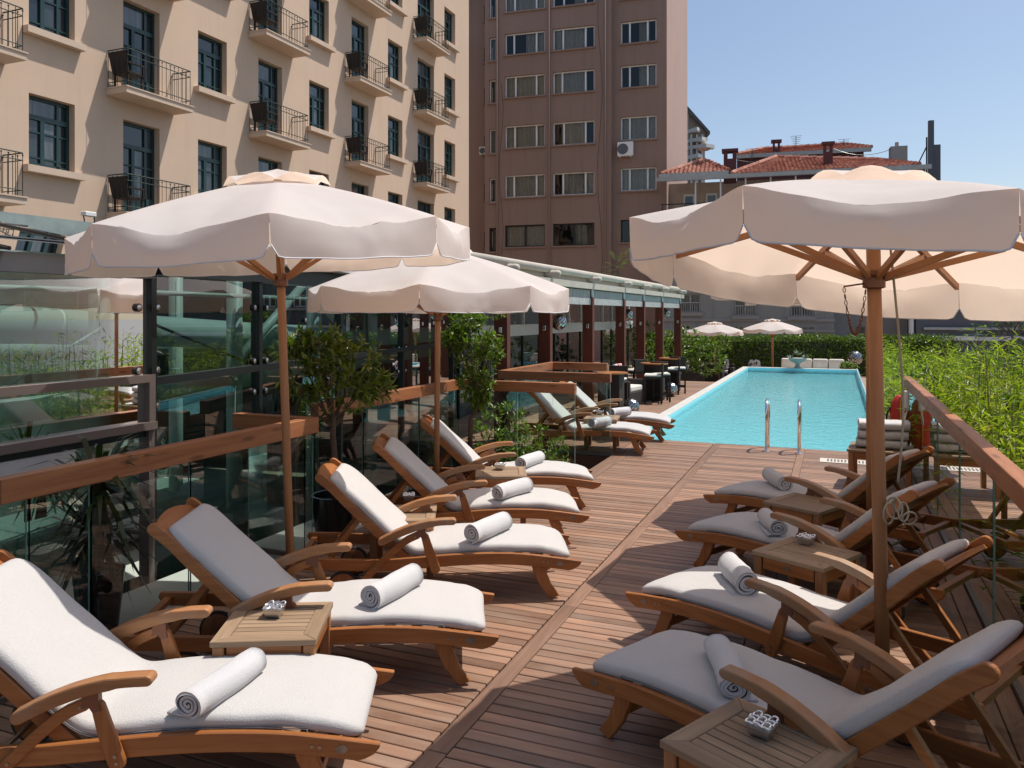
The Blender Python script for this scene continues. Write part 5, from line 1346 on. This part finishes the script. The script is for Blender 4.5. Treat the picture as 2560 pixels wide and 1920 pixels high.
# bar tables, bar chairs, armchair
M['seatpad'] = plain('cream_pad', (0.68, 0.65, 0.58), 0.9)
m = NT('floral_print'); vo = m.n('TexVoronoi'); vo.inputs['Scale'].default_value = 16; m.l(m.coords('Object', (1, 1, 1)), vo.inputs['Vector'])
m.base(m.ramp(vo.outputs['Distance'], [(0.25, (0.62, 0.06, 0.08)), (0.42, (0.62, 0.06, 0.08)), (0.46, (0.75, 0.72, 0.68))])); m.set(Roughness=0.9); M['floral'] = m.mat
m = NT('black_print'); vo = m.n('TexVoronoi'); vo.inputs['Scale'].default_value = 11; m.l(m.coords('Object', (1, 1, 1)), vo.inputs['Vector'])
m.base(m.ramp(vo.outputs['Distance'], [(0.36, (0.02, 0.02, 0.02)), (0.42, (0.70, 0.68, 0.64))])); m.set(Roughness=0.9); M['blackprint'] = m.mat
def bartable(u, v, label, h=0.84):
    p = P(u, v); t = empty('bar_table', (p.x, p.y, 0.002), 0, label, 'bar table', 'bar tables under the pavilion')
    MB().lathe([(0.30, h-0.03), (0.31, h-0.02), (0.31, h)], 24).build('top', M['teak'], t, auto=0.5); MB().box(-0.2, 0.2, -0.2, 0.2, 0.0, h-0.031).build('wicker_pedestal', M['wicker'], t, bevel=0.01)
def barchair(u, v, rz, label):
    p = P(u, v); t = empty('bar_chair', (p.x, p.y, 0.002), rz, label, 'bar chair', 'wicker bar chairs under the pavilion')
    MB().box(-0.2, 0.2, -0.2, 0.2, 0.54, 0.585).build('seat', M['wicker'], t); MB().box(-0.19, 0.19, -0.19, 0.19, 0.586, 0.64).build('seat_pad', M['seatpad'], t, bevel=0.02)
    MB().box(-0.2, 0.2, -0.22, -0.18, 0.586, 0.88).build('backrest', M['wicker'], t, bevel=0.01)
    for sx in (-1, 1):
        for sy in (-1, 1): MB().box(sx*0.18-0.02, sx*0.18+0.02, sy*0.18-0.02, sy*0.18+0.02, 0, 0.54).build('leg', M['wicker'], t)
    for sy in (-1, 1): MB().box(-0.16, 0.16, sy*0.18-0.012, sy*0.18+0.012, 0.15, 0.18).build('footrest', M['wicker'], t)
bartable(1636, 1000, 'round topped bar table in the middle of the pavilion front'); bartable(1678, 978, 'round topped bar table near the far end of the pavilion'); bartable(1530, 1032, 'round topped bar table behind the glass screen, nearest one', 0.80)
barchair(1540, 1022, R(180), 'wicker bar chair with white pad behind the poolside loungers'); barchair(1633, 1008, R(100), 'wicker bar chair with white pad on the near side of the middle bar table')
barchair(1651, 1003, R(200), 'wicker bar chair with white pad at the pool side of the middle bar table'); barchair(1677, 985, R(100), 'wicker bar chair with white pad left of the far bar table'); barchair(1694, 982, R(190), 'wicker bar chair with white pad at the pool side of the far bar table')
barchair(1585, 990, R(60), 'wicker bar chair with white pad deep in the pavilion shade')
def armchair(p, rz, label, pil, zb=0.002, s=1.0, group='wicker armchairs round the pool', pad=True):
    t = empty('wicker_armchair', (p.x, p.y, zb), rz, label, 'armchair', group); t.scale = (s,)*3
    MB().box(-0.36, 0.36, -0.36, 0.36, 0.05, 0.30).build('base', M['wicker'], t, bevel=0.015)
    MB().box(-0.38, 0.38, -0.40, -0.30, 0.05, 0.66).build('backrest', M['wicker'], t, bevel=0.02)
    for sx in (-1, 1): MB().box(sx*0.38-0.05, sx*0.38+0.05, -0.3, 0.36, 0.05, 0.54).build('armrest', M['wicker'], t, bevel=0.02)
    if pad: MB().box(-0.32, 0.32, -0.29, 0.35, 0.302, 0.42).build('seat_cushion', M['seatpad'], t, bevel=0.03, seg=2)
    if pil:
        c = empty('scatter_cushion', t.matrix_world.translation, 0); bpy.data.objects.remove(c)
        w_ = 0.23*s; mt = Matrix.Translation(p+Vector((0, 0, zb+0.66*s))) @ Matrix.Rotation(rz, 4, 'Z') @ Matrix.Translation((0, -0.16*s, 0)) @ Matrix.Rotation(R(-18), 4, 'X')
        vs = []; n = 8
        for sd in (1, -1):
            for i in range(n+1):
                for j in range(n+1):
                    a, b = i/n*2-1, j/n*2-1; th = 0.075*s*math.sqrt(max(0, (1-a**4)*(1-b**4)))
                    vs.append((a*w_*(1-0.06*b*b), sd*th, b*w_*(1-0.06*a*a)))
        k = (n+1)**2
        fs = [(i*(n+1)+j, (i+1)*(n+1)+j, (i+1)*(n+1)+j+1, i*(n+1)+j+1) for i in range(n) for j in range(n)]
        fs = fs+[tuple(q+k for q in f[::-1]) for f in fs]
        o = MB().add(vs, fs).build('scatter_cushion', M[pil[0]], None, smooth=True); o.matrix_world = mt; tag(o, pil[1], 'cushion', 'printed scatter cushions')
    return t
p = P(1586, 1014); armchair(Vector((p.x-0.3, p.y+0.1, 0)), R(-100), 'wicker armchair with white seat cushion under the middle of the pavilion', ('floral', 'red and white floral cushion on the pavilion armchair'))
def pz(u, v, z): q = P(u, v, z); return Vector((q.x, q.y, 0))
armchair(pz(1725, 962, tz), R(-60), 'dark wicker armchair with a black print cushion, left of the far parasol', ('blackprint', 'black and white print cushion on the left far armchair'), tz+0.002, 1.1, pad=False)
armchair(pz(1806, 951, tz), R(170), 'dark wicker armchair with a pale pad under the left far parasol', ('blackprint', 'black and white print cushion under the left far parasol'), tz+0.002, 1.0)
armchair(pz(1885, 955, tz), R(180), 'dark wicker armchair half hidden by the far edge of the pool', ('blackprint', 'black and white print cushion peeping over the far pool edge'), tz+0.002, 1.0)
pt_ = pz(1778, 953, tz); o = MB().box(-0.5, 0.5, -0.5, 0.5, 0, 0.74).build('wicker_planter_box', M['wicker'], None, (pt_.x, pt_.y, tz+0.002), bevel=0.01); tag(o, 'square dark wicker box under the left far parasol', 'planter box')
# long bench past the pool
bp_ = pz(2030, 953, tz); bn = empty('garden_bench', (bp_.x, bp_.y+0.6, tz+0.002), R(0), 'long low bench with cream back cushions past the pool', 'bench')
MB().box(-1.25, 1.25, -0.4, 0.35, 0.05, 0.35).build('base', M['wicker'], bn)
for k in range(4):
    MB().box(-1.22+k*0.61, -0.63+k*0.61, 0.10, 0.34, 0.38, 0.86).build('back_cushion', M['seatpad'], bn, bevel=0.07, seg=3); MB().box(-1.22+k*0.61, -0.63+k*0.61, -0.38, 0.09, 0.352, 0.46).build('seat_cushion', M['seatpad'], bn, bevel=0.03)
# ============================================================ plants
def leaf(mb, p, d, up, ln, wd, fold=0.25, curl=0.0):
    """one folded leaf of four faces"""
    d = d.normalized(); sd = d.cross(up); sd = sd.normalized() if sd.length > 1e-4 else d.orthogonal().normalized(); n = sd.cross(d)
    m = p+d*ln*0.45+n*(-fold*wd); t = p+d*ln-n*(curl*ln)
    mb.add([p, m+sd*wd+n*fold*wd, t, m-sd*wd+n*fold*wd], [(0, 1, 2), (0, 2, 3)])
def rv(rs): 
    z = rs.uniform(-1, 1); a = rs.uniform(0, 2*math.pi); r = math.sqrt(1-z*z); return Vector((r*math.cos(a), r*math.sin(a), z))
M['leaf_bay'] = leafmat('bay_leaf', (0.035, 0.070, 0.008), (0.21, 0.26, 0.03), 0.36, 0.32)
M['leaf_light'] = leafmat('light_leaf', (0.045, 0.095, 0.010), (0.22, 0.30, 0.04), 0.38, 0.36)
M['leaf_hedge'] = leafmat('hedge_leaf', (0.022, 0.055, 0.007), (0.19, 0.27, 0.03), 0.35, 0.38)
M['leaf_bamboo'] = leafmat('bamboo_leaf', (0.075, 0.135, 0.010), (0.50, 0.55, 0.06), 0.48, 0.4, (0.52, 0.42, 0.12))
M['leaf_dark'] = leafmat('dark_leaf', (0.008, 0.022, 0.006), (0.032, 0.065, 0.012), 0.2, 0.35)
M['leaf_sumac'] = leafmat('sumac_leaf', (0.030, 0.070, 0.010), (0.13, 0.20, 0.035), 0.3, 0.4)
M['bark'] = plain('bark', (0.12, 0.075, 0.05), 0.9, var=0.3, scale=20, bump=0.6, bscale=60)
M['stem'] = plain('stem', (0.20, 0.19, 0.07), 0.7, var=0.3, scale=15)
M['pot'] = plain('black_pot', (0.010, 0.010, 0.011), 0.25)
M['pebble'] = plain('pebble', (0.5, 0.48, 0.44), 0.7)
def blob(rs, blobs):
    c, r = rs.choice(blobs); 
    while True:
        v = Vector((rs.uniform(-1, 1), rs.uniform(-1, 1), rs.uniform(-1, 1)))
        if v.length < 1: break
    v = v.normalized()*(v.length**0.45); return Vector(c)+Vector((v.x*r[0], v.y*r[1], v.z*r[2])), v
def sprigs(rs, blobs, n, per, ln, wd, spread=0.05):
    mb = MB(); tw = MB()
    for i in range(n):
        p, v = blob(rs, blobs); d = (v+Vector((0, 0, 0.55))+rv(rs)*0.6).normalized()
        tw.tube([p-d*spread*1.6, p+d*spread*0.6], [0.004, 0.002], 4, cap=False)
        for j in range(per):
            q = p+d*spread*(j/per-0.4)*1.6; dd = (d*0.7+rv(rs)*0.9).normalized()
            leaf(mb, q, dd, (rv(rs)*0.6+Vector((0, 0, 1))).normalized(), ln*rs.uniform(0.6, 1.15), wd*rs.uniform(0.7, 1.15), 0.25, rs.uniform(0, 0.15))
    return mb, tw
def potted_tree(loc, label, trunk, blobs, leafmat_, n, per, ln, wd, pot, seed, name='potted_tree'):
    rs = random.Random(seed)
    t = empty(name, loc, 0, label, 'potted tree', 'potted trees by the glass hall')
    if pot:
        r0, r1, h = pot
        po = MB().lathe([(r0, 0), (r1, h), (r1-0.025, h), (r1-0.03, h-0.06), (0.01, h-0.06)], 24).build('pot', M['pot'], t, auto=0.5)
    br = MB().tube(trunk, [0.032-0.014*i/len(trunk) for i in range(len(trunk))], 8)
    top = Vector(trunk[-1])
    for k in range(16):
        c, r = rs.choice(blobs); e = Vector(c)+Vector((rs.uniform(-0.7, 0.7)*r[0], rs.uniform(-0.7, 0.7)*r[1], rs.uniform(-0.5, 0.6)*r[2]))
        s = Vector(trunk[-2])*(1-(f := rs.uniform(0.2, 1)))+top*f
        br.tube(cr([s, s*0.5+e*0.5+Vector((0, 0, -0.05)), e], 3), [0.014, 0.011, 0.009, 0.007, 0.006, 0.004, 0.003], 5)
    br.build('trunk', M['bark'], t, smooth=True)
    mb, tw = sprigs(rs, blobs, n, per, ln, wd)
    mb.build('crown', leafmat_, t); o = tw.build('twigs', M['stem'], t); o['kind'] = 'stuff'
    return t
p = P(838, 1362); tx, ty = p.x-0.02, p.y+0.02
def rel(u, v, d, o): q = PD(u, v, d)-Vector((o[0], o[1], 0)); return q
dT = (Vector((tx, ty, 0))).dot(FW)
B = [(rel(800, 890, dT, (tx, ty)), (0.26, 0.28, 0.16)), (rel(880, 900, dT, (tx, ty)), (0.22, 0.26, 0.17)), (rel(765, 960, dT, (tx, ty)), (0.17, 0.24, 0.14)), (rel(860, 985, dT, (tx, ty)), (0.30, 0.30, 0.15)), (rel(930, 965, dT, (tx, ty)), (0.12, 0.2, 0.10)), (rel(815, 850, dT, (tx, ty)), (0.2, 0.2, 0.09)), (rel(745, 870, dT, (tx, ty)), (0.10, 0.18, 0.10))]
potted_tree((tx, ty, 0.002), 'small clipped evergreen tree in a black pot between the two glass balustrades', [(0, 0, 0.35), (0.01, 0.0, 0.6), tuple(rel(832, 1085, dT, (tx, ty))), tuple(rel(835, 1040, dT, (tx, ty)))], B, M['leaf_bay'], 250, 8, 0.096, 0.0155, (0.15, 0.20, 0.42), 5)
tx2, ty2 = -4.02, 8.42; dT = Vector((tx2, ty2, 0)).dot(FW)
B = [(rel(1175, 850, dT, (tx2, ty2)), (0.32, 0.28, 0.20)), (rel(1190, 910, dT, (tx2, ty2)), (0.29, 0.27, 0.18)), (rel(1185, 965, dT, (tx2, ty2)), (0.22, 0.22, 0.13)), (rel(1225, 870, dT, (tx2, ty2)), (0.14, 0.2, 0.13)), (rel(1140, 845, dT, (tx2, ty2)), (0.12, 0.2, 0.12)), (rel(1170, 805, dT, (tx2, ty2)), (0.2, 0.2, 0.09)), (rel(1200, 1000, dT, (tx2, ty2)), (0.10, 0.14, 0.10))]
potted_tree((tx2, ty2, 0.002), 'bright green bushy standard tree in a pot behind the second left parasol pole', [(0, 0, 0.3), (0.0, 0.02, 0.7), tuple(rel(1190, 1030, dT, (tx2, ty2))), tuple(rel(1188, 960, dT, (tx2, ty2)))], B, M['leaf_light'], 330, 8, 0.092, 0.0155, (0.17, 0.24, 0.32), 8)
# shrub in the stair well, trailing shrub on the hall edge
def shrub(loc, blobs, label, mat_, n, per, ln, wd, seed, name='shrub', cat='shrub', group=None):
    rs = random.Random(seed); t = empty(name, loc, 0, label, cat, group)
    mb, tw = sprigs(rs, blobs, n, per, ln, wd); mb.build('foliage', mat_, t); o = tw.build('twigs', M['stem'], t); o['kind'] = 'stuff'
    st = MB()
    for c, r in blobs: st.tube([(0, 0, 0), (c[0]*0.5, c[1]*0.5, c[2]*0.4), tuple(Vector(c)*0.8)], [0.02, 0.014, 0.008], 5)
    st.build('stems', M['bark'], t); return t
shrub((-3.95, 9.6, -1.4), [((-0.15, 0, 1.75), (0.4, 0.4, 0.42)), ((0.28, 0.1, 1.5), (0.42, 0.4, 0.35)), ((0.05, -0.2, 1.2), (0.5, 0.35, 0.3)), ((0.55, 0.0, 1.25), (0.3, 0.35, 0.25))], 'dense mixed green shrub growing up out of the stair opening', M['leaf_light'], 420, 7, 0.085, 0.016, 31)
p = PD(1165, 805, 11.6); shrub((p.x, p.y, 2.5), [((0, 0, -0.45), (0.42, 0.3, 0.12)), ((0.35, 0, -0.52), (0.3, 0.25, 0.10)), ((-0.3, 0, -0.5), (0.3, 0.25, 0.10))], 'trailing shrub hanging from the roof edge above the standard tree', M['leaf_light'], 90, 7, 0.075, 0.014, 33, 'trailing_plant', 'plant')
# yucca in a tall black pot behind the left balustrade
def yucca(loc, label, heads, h, pot, seed, n=70, ln=0.55):
    rs = random.Random(seed); t = empty('yucca', loc, 0, label, 'yucca', 'yuccas in pots at the glass hall')
    r0, r1, ph = pot
    MB().lathe([(r0, 0), (r1, ph), (r1-0.02, ph), (r1-0.025, ph-0.04), (0.01, ph-0.04)], 24).build('pot', M['pot'], t, auto=0.5)
    mb = MB()
    for i in range(60): a = rs.uniform(0, 6.28); q = rs.uniform(0, r1-0.05); mb.ball((q*math.cos(a), q*math.sin(a), ph-0.025), rs.uniform(0.012, 0.022), 6)
    o = mb.build('pebbles', M['pebble'], t); o['kind'] = 'stuff'
    st = MB(); lf = MB()
    for hx, hy, hz in heads:
        st.tube([(0, 0, ph-0.05), (hx*0.6, hy*0.6, (ph+hz)/2), (hx, hy, hz)], 0.03, 7)
        for i in range(n):
            v = rv(rs); v.z = v.z*0.75+0.15; v.normalize(); p0 = Vector((hx, hy, hz))+v*0.03; L_ = ln*rs.uniform(0.6, 1.1); sd = v.cross(Vector((0, 0, 1))).normalized()*0.014
            p1 = p0+v*L_*0.55; p2 = p0+v*L_*0.95+Vector((0, 0, -L_*0.28))
            lf.add([p0-sd, p0+sd, p1+sd*1.2, p1-sd*1.2, p2], [(0, 1, 2, 3), (3, 2, 4)])
    st.build('trunk', M['bark'], t, smooth=True); lf.build('leaves', M['leaf_dark'], t)
p = P(247, 1599); yucca((p.x, p.y, 0.0), 'spiky dark yucca in a tall black pot with white pebbles behind the left balustrade', [(0, 0, 0.95), (-0.1, 0.05, 0.62)], 1.0, (0.10, 0.145, 0.42), 4, 75, 0.46)
tag(MB().box(-4.6, DECK_L-0.002, 1.5, 6.2, -0.5, -0.003).build('hall_walkway', M['hall_floor']), kind='structure')
yucca((-7.2, 5.2, -0.9), 'tall potted yucca standing inside the glass hall', [(0, 0, 1.5), (0.1, 0.1, 1.2)], 1.0, (0.2, 0.28, 0.5), 14, 60, 0.5)
yucca((-6.4, 1.5, -0.9), 'potted yucca inside the hall at the far left edge', [(0, 0, 1.7)], 1.0, (0.2, 0.28, 0.5), 15, 60, 0.5)
# hedge past the pool
rs = random.Random(3); hx0, hx1 = PD(1690, 850, 34.5), PD(2290, 850, 34.5)
hg = empty('hedge', ((hx0.x+hx1.x)/2, (hx0.y+hx1.y)/2, tz), 0, 'dense clipped green hedge closing the terrace past the pool', 'hedge')
mb = MB(); n = 15000; hl = (hx1-hx0).length/2+1.5; he = (hx1-hx0).normalized(); hn = Vector((-he.y, he.x, 0))
for i in range(n):
    s = rs.uniform(-hl, hl); top = 1.70+0.12*noise.noise(Vector((s*0.7, 1, 0)))+0.10*noise.noise(Vector((s*2.1, 4, 0)))
    if rs.random() < 0.35: z = top+rs.uniform(-0.25, 0.06); yv = rs.uniform(-0.5, 0.7)
    else: z = rs.uniform(0.1, top); yv = -0.5+0.16*noise.noise(Vector((s*1.8, z*1.8, 7)))+rs.uniform(-0.06, 0.12)
    p = he*s+hn*yv+Vector((0, 0, z)); leaf(mb, p, (rv(rs)+Vector((0, 0, 0.3))-hn*0.4), rv(rs), rs.uniform(0.08, 0.15), rs.uniform(0.022, 0.036))
mb.build('foliage', M['leaf_hedge'], hg)
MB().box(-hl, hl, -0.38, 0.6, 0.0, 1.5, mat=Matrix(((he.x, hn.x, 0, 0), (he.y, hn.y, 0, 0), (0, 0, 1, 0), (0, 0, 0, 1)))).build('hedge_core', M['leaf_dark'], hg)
# climbing greenery by the pavilion end, taller shrubs left of the hedge
p = PD(1712, 830, 27.0); shrub((p.x, p.y, tz), [((0, 0, 1.5), (0.8, 0.5, 0.75)), ((0.7, 0.2, 1.2), (0.7, 0.5, 0.6)), ((-0.9, 0.3, 1.3), (0.8, 0.5, 0.9))], 'loose pale green shrub at the far end of the pavilion', M['leaf_light'], 420, 7, 0.14, 0.03, 41)
p = PD(1645, 850, 22.5); shrub((p.x-0.4, p.y+0.6, 0), [((0, 0, 0.9), (0.5, 0.4, 0.8)), ((-0.8, 0.3, 0.9), (0.6, 0.4, 0.8))], 'leafy shrub seen between the last pavilion posts', M['leaf_light'], 260, 7, 0.12, 0.025, 43)
for i, (yy, xx) in enumerate(((12.3, -7.0), (14.4, -7.2), (17.5, -7.1), (20.0, -7.0))):
    shrub((xx, yy, 0.0), [((0, 0, 0.8), (0.35, 0.6, 0.55)), ((0.1, 0.5, 0.6), (0.3, 0.5, 0.45))], 'dim green plant inside the pavilion glazing, %s from the near end' % ('first', 'second', 'third', 'fourth')[i], M['leaf_dark'] if i % 2 else M['leaf_hedge'], 120, 7, 0.12, 0.025, 50+i, 'indoor_plant', 'plant', 'plants inside the pavilion')
p = PD(1798, 880, 30.5); potted_tree((p.x, p.y, tz), 'small bright green standard tree beside the left far parasol', [(0, 0, 0.1), (0, 0, 0.9), (0, 0, 1.3)], [((0, 0, 1.55), (0.45, 0.45, 0.32))], M['leaf_light'], 90, 7, 0.13, 0.03, None, 61, 'standard_tree')
# agave bowl on the far coping
p = PD(1998, 920, 29.4); ag = empty('agave_bowl', (p.x, YPE+0.12, 0.008), 0, 'pedestal bowl planted with agaves on the far edge of the pool', 'planter')
MB().lathe([(0.13, 0), (0.09, 0.05), (0.07, 0.16), (0.14, 0.2), (0.28, 0.27), (0.32, 0.36), (0.29, 0.36), (0.02, 0.30)], 24).build('bowl', M['concrete'], ag, auto=0.6)
rs = random.Random(9); mb = MB()
for cx_, cz_, sc_ in ((-0.24, 0.42, 0.2), (0.02, 0.55, 0.26), (0.26, 0.42, 0.22)):
    for i in range(26): v = rv(rs); v.z = abs(v.z)*0.8+0.1; leaf(mb, Vector((cx_, 0, cz_-0.08)), v, Vector((0, 0, 1)), sc_*rs.uniform(0.7, 1.1), 0.028, 0.3)
mb.build('agaves', leafmat('agave_leaf', (0.09, 0.13, 0.09), (0.24, 0.30, 0.22), 0.15), ag)
p = PD(2118, 905, 29.6); shrub((p.x, YPE+0.5, -0.1), [((0, 0, 0.18), (0.3, 0.2, 0.14))], 'low flowering plant beside the far mosaic ball', M['leaf_light'], 60, 6, 0.11, 0.03, 71)
# bamboo thicket outside the right rail
rs = random.Random(17); lf = MB(); st = MB()
def culm(x, y, z0, z1, nl, rs, ln=0.13, sparse=False):
    lean_ = Vector((rs.uniform(-0.12, 0.05), rs.uniform(-0.14, 0.14), 0)); pts = [Vector((x, y, z0))+lean_*(t*t)*1.2+Vector((0, 0, (z1-z0)*t)) for t in (0, 0.35, 0.7, 1.0)]
    st.tube(pts, [0.008, 0.007, 0.005, 0.002], 4, cap=False)
    for i in range(nl):
        t = 1-rs.random()**1.5*0.85; b = pts[0]+lean_*(t*t)*1.2+Vector((0, 0, (z1-z0)*t))
        o = rv(rs); o.z *= 0.35; p = b+o*rs.uniform(0.02, 0.20)
        d = (o*0.9+Vector((-0.1, 0, rs.uniform(-0.55, 0.75)))+rv(rs)*0.35).normalized()
        leaf(lf, p, d, (Vector((0, 0, 1))+rv(rs)*0.7), ln*rs.uniform(0.6, 1.25), rs.uniform(0.0075, 0.0125), 0.15, rs.uniform(0, 0.3))
for i in range(480):
    y = 3.2+rs.random()**0.9*9.5; x = 1.06+rs.random()**1.3*1.7
    top = 0.55+0.5*min(1, (x-1.0)/0.9)+0.7*noise.noise(Vector((x*0.9, y*0.6, 3)))+rs.uniform(-0.25, 0.45)
    culm(x, y, -1.5, top, 62, rs)
for i in range(260):
    y = 12.5+rs.random()*15.5; x = 0.95+rs.random()**1.2*3.0
    top = 0.75+0.35*noise.noise(Vector((x*0.8, y*0.5, 9)))+rs.uniform(-0.1, 0.45)
    culm(x, y, -1.5, top, 52, rs, 0.17)
for i in range(26):
    y = 5.5+rs.random()*8; x = 1.9+rs.random()*1.3; culm(x, y, -1.5, 1.35+rs.uniform(-0.1, 0.35), 26, rs, 0.12)
for i in range(30):
    y = 6.5+rs.random()*8; x = 1.7+rs.random()*1.6; culm(x, y, -1.5, 1.55+rs.uniform(-0.25, 0.4), 34, rs, 0.13)
for i in range(34):
    y = 5.0+rs.random()*10; x = 1.35+rs.random()*1.5; h_ = 1.0+rs.uniform(0, 0.55)
    st.tube([(x, y, -1.4), (x+rs.uniform(-0.05, 0.05), y+0.05, 0.2), (x+rs.uniform(-0.12, 0.12), y+rs.uniform(-0.1, 0.1), h_)], [0.013, 0.011, 0.006], 5)
bt = lf.build('bamboo_thicket', M['leaf_bamboo']); tag(bt, 'bright yellow green bamboo thicket outside the right timber rail', 'bamboo', kind='stuff')
st.build('culms', M['stem'], bt)
for i, (x, y, h_, lab) in enumerate(((1.45, 6.6, 1.9, 'broad leaved dark green shrub among the bamboo, nearest the rail'), (2.1, 10.5, 2.3, 'broad leaved green shrub rising through the middle of the bamboo'), (1.5, 15.5, 2.2, 'broad leaved green shrub at the far end of the bamboo'))):
    shrub((x, y, -1.49), [((0, 0, h_-0.1), (0.4, 0.5, 0.35)), ((0.2, 0.5, h_-0.3), (0.4, 0.5, 0.35))], lab, M['leaf_sumac'], 130, 6, 0.13, 0.034, 90+i, 'shrub', 'shrub', 'shrubs among the bamboo')
tag(MB().box(2.45, 2.62, 7.6, 12.0, -1.49, 0.75).build('garden_wall', M['white_paint']), 'pale rendered wall showing through gaps in the bamboo', 'wall')
# feathery tree at the right picture edge, and a sapling by the brown building
def feather(p, label, n, r, seed, mat_, ln=0.16, trunk_z=-1.5):
    rs = random.Random(seed); t = empty('feathery_tree', (p.x, p.y, trunk_z), 0, label, 'tree'); lf = MB(); br = MB(); c0 = Vector((0, 0, p.z-trunk_z))
    br.tube([(0, 0, 0), (0.1, 0, c0.z*0.5), tuple(c0)], [0.06, 0.05, 0.02], 6)
    for i in range(n):
        v = rv(rs); a = c0+Vector((v.x*r[0], v.y*r[1], v.z*r[2]))*rs.uniform(0.3, 1.0); d = (v+Vector((0, 0, 0.2))).normalized(); L_ = ln*rs.uniform(2.0, 3.4)
        br.tube([c0*0.7+a*0.3, a], [0.006, 0.004], 4, cap=False); sd = d.cross(Vector((0, 0, 1))).normalized()
        for k in range(9):
            q = a+d*L_*(k/9)+Vector((0, 0, -L_*0.25*(k/9)**2))
            for s in (-1, 1): leaf(lf, q, sd*s+d*0.35, Vector((0, 0, 1)), ln*rs.uniform(0.7, 1.0), ln*0.16)
    br.build('trunk', M['bark'], t); lf.build('crown', mat_, t); return t
feather(PD(2530, 840, 13.0), 'feathery leaved tree at the right picture edge', 110, (0.6, 0.7, 0.75), 81, M['leaf_sumac'], 0.12)
feather(PD(2570, 930, 12.0), 'lower feathery leaved tree at the right edge above the bamboo', 60, (0.6, 0.6, 0.5), 82, M['leaf_sumac'], 0.12)
feather(PD(1545, 672, 30.0), 'bright sapling branch in front of the brown building', 22, (0.45, 0.4, 0.55), 83, M['leaf_light'], 0.15, -6.0)

# ============================================================ things by the right rail
tp = Vector((0.50, 9.85, 0)); tt = empty('towel_table', (tp.x, tp.y, 0.002), R(-6), 'low teak table carrying stacked towels at the pool corner', 'table')
MB().box(-0.36, 0.30, -0.3, 0.3, 0.40, 0.43).build('top', M['table'], tt, bevel=0.003)
for sx in (-0.32, 0.26):
    for sy in (-1, 1): MB().box(sx-0.025, sx+0.025, sy*0.26-0.025, sy*0.26+0.025, 0, 0.399).build('leg', M['table_z'], tt)
for k in range(2): MB().box(-0.29, 0.23, -0.27 if k == 0 else 0.25, -0.25 if k == 0 else 0.27, 0.32, 0.398).build('apron', M['teak'], tt)
for k in range(3):
    vs = []; n = 14; z0 = 0.436+k*0.103
    prof = [(math.copysign(abs(math.cos(a))**0.5, math.cos(a))*0.17, 0.05+math.copysign(abs(math.sin(a))**0.6, math.sin(a))*0.05) for a in [2*math.pi*i/20 for i in range(20)]]
    for i in range(n+1):
        x = -0.26+0.52*i/n; e = 0.86 if i in (0, n) else 1
        for (yy, zz_) in prof: vs.append((x+0.006*noise.noise(Vector((yy*20, zz_*30, k))), yy*e*(1+0.05*noise.noise(Vector((x*6, k, yy*5)))), z0+zz_+0.008*noise.noise(Vector((x*9, yy*9, k*4.0)))))
    fs = [(i*20+j, i*20+(j+1) % 20, (i+1)*20+(j+1) % 20, (i+1)*20+j) for i in range(n) for j in range(20)]+[tuple(range(20)), tuple(n*20+j for j in range(19, -1, -1))]
    o = MB().add(vs, [f[::-1] for f in fs]).build('folded_towel', M['towel'], None, (tp.x-0.02+0.01*k, tp.y, 0.002), smooth=True); o.rotation_euler = (0, 0, R(-6+4*k))
    tag(o, 'thick folded white towel, %s of the stack by the pool corner' % ('lowest', 'middle one', 'topmost')[k], 'towel', 'stacked folded towels')
M['red'] = plain('rescue_red', (0.46, 0.022, 0.014), 0.4, var=0.1)
p = Vector((XR-0.12, YRE-0.62, 0)); rb = empty('rescue_buoy', (p.x, p.y, 0.22), 0, 'red torpedo shaped rescue buoy hung on the end of the right rail', 'rescue buoy')
rb.scale = (1.25, 1.25, 1.25)
MB().lathe([(0.03, 0), (0.085, 0.03), (0.10, 0.12), (0.10, 0.38), (0.085, 0.48), (0.045, 0.55), (0.02, 0.565)], 20).build('body', M['red'], rb, smooth=True)
MB().tube([(-0.095, -0.03, 0.12), (-0.125, -0.03, 0.2), (-0.125, -0.03, 0.36), (-0.09, -0.03, 0.44)], 0.009, 8).build('handle', M['darkmetal'], rb, smooth=True)
MB().tube([(0.0, -0.11, 0.02), (0.0, -0.112, 0.3), (0.0, -0.08, 0.5), (0.03, -0.02, 0.64)], 0.006, 6).build('strap', plain('yellow_strap', (0.6, 0.42, 0.04), 0.6), rb, smooth=True)
p = Vector((XR-0.075, YRE-1.05, 0)); ph = empty('wall_phone', (p.x, p.y, 0.78), 0, 'white handset box with a looped cord under the end of the right rail', 'phone')
MB().box(-0.03, 0.025, -0.045, 0.045, 0.0, 0.24).build('handset', M['white_paint'], ph, bevel=0.015, seg=2); MB().box(-0.045, -0.031, -0.03, 0.03, 0.02, 0.22).build('cover', M['white_paint'], ph, bevel=0.005)
MB().tube(cr([(0, -0.03, 0.0), (-0.02, -0.03, -0.1), (-0.02, 0.0, -0.17), (-0.02, 0.05, -0.14), (-0.01, 0.05, -0.03)], 6), 0.008, 8).build('cord', M['white_paint'], ph, smooth=True)
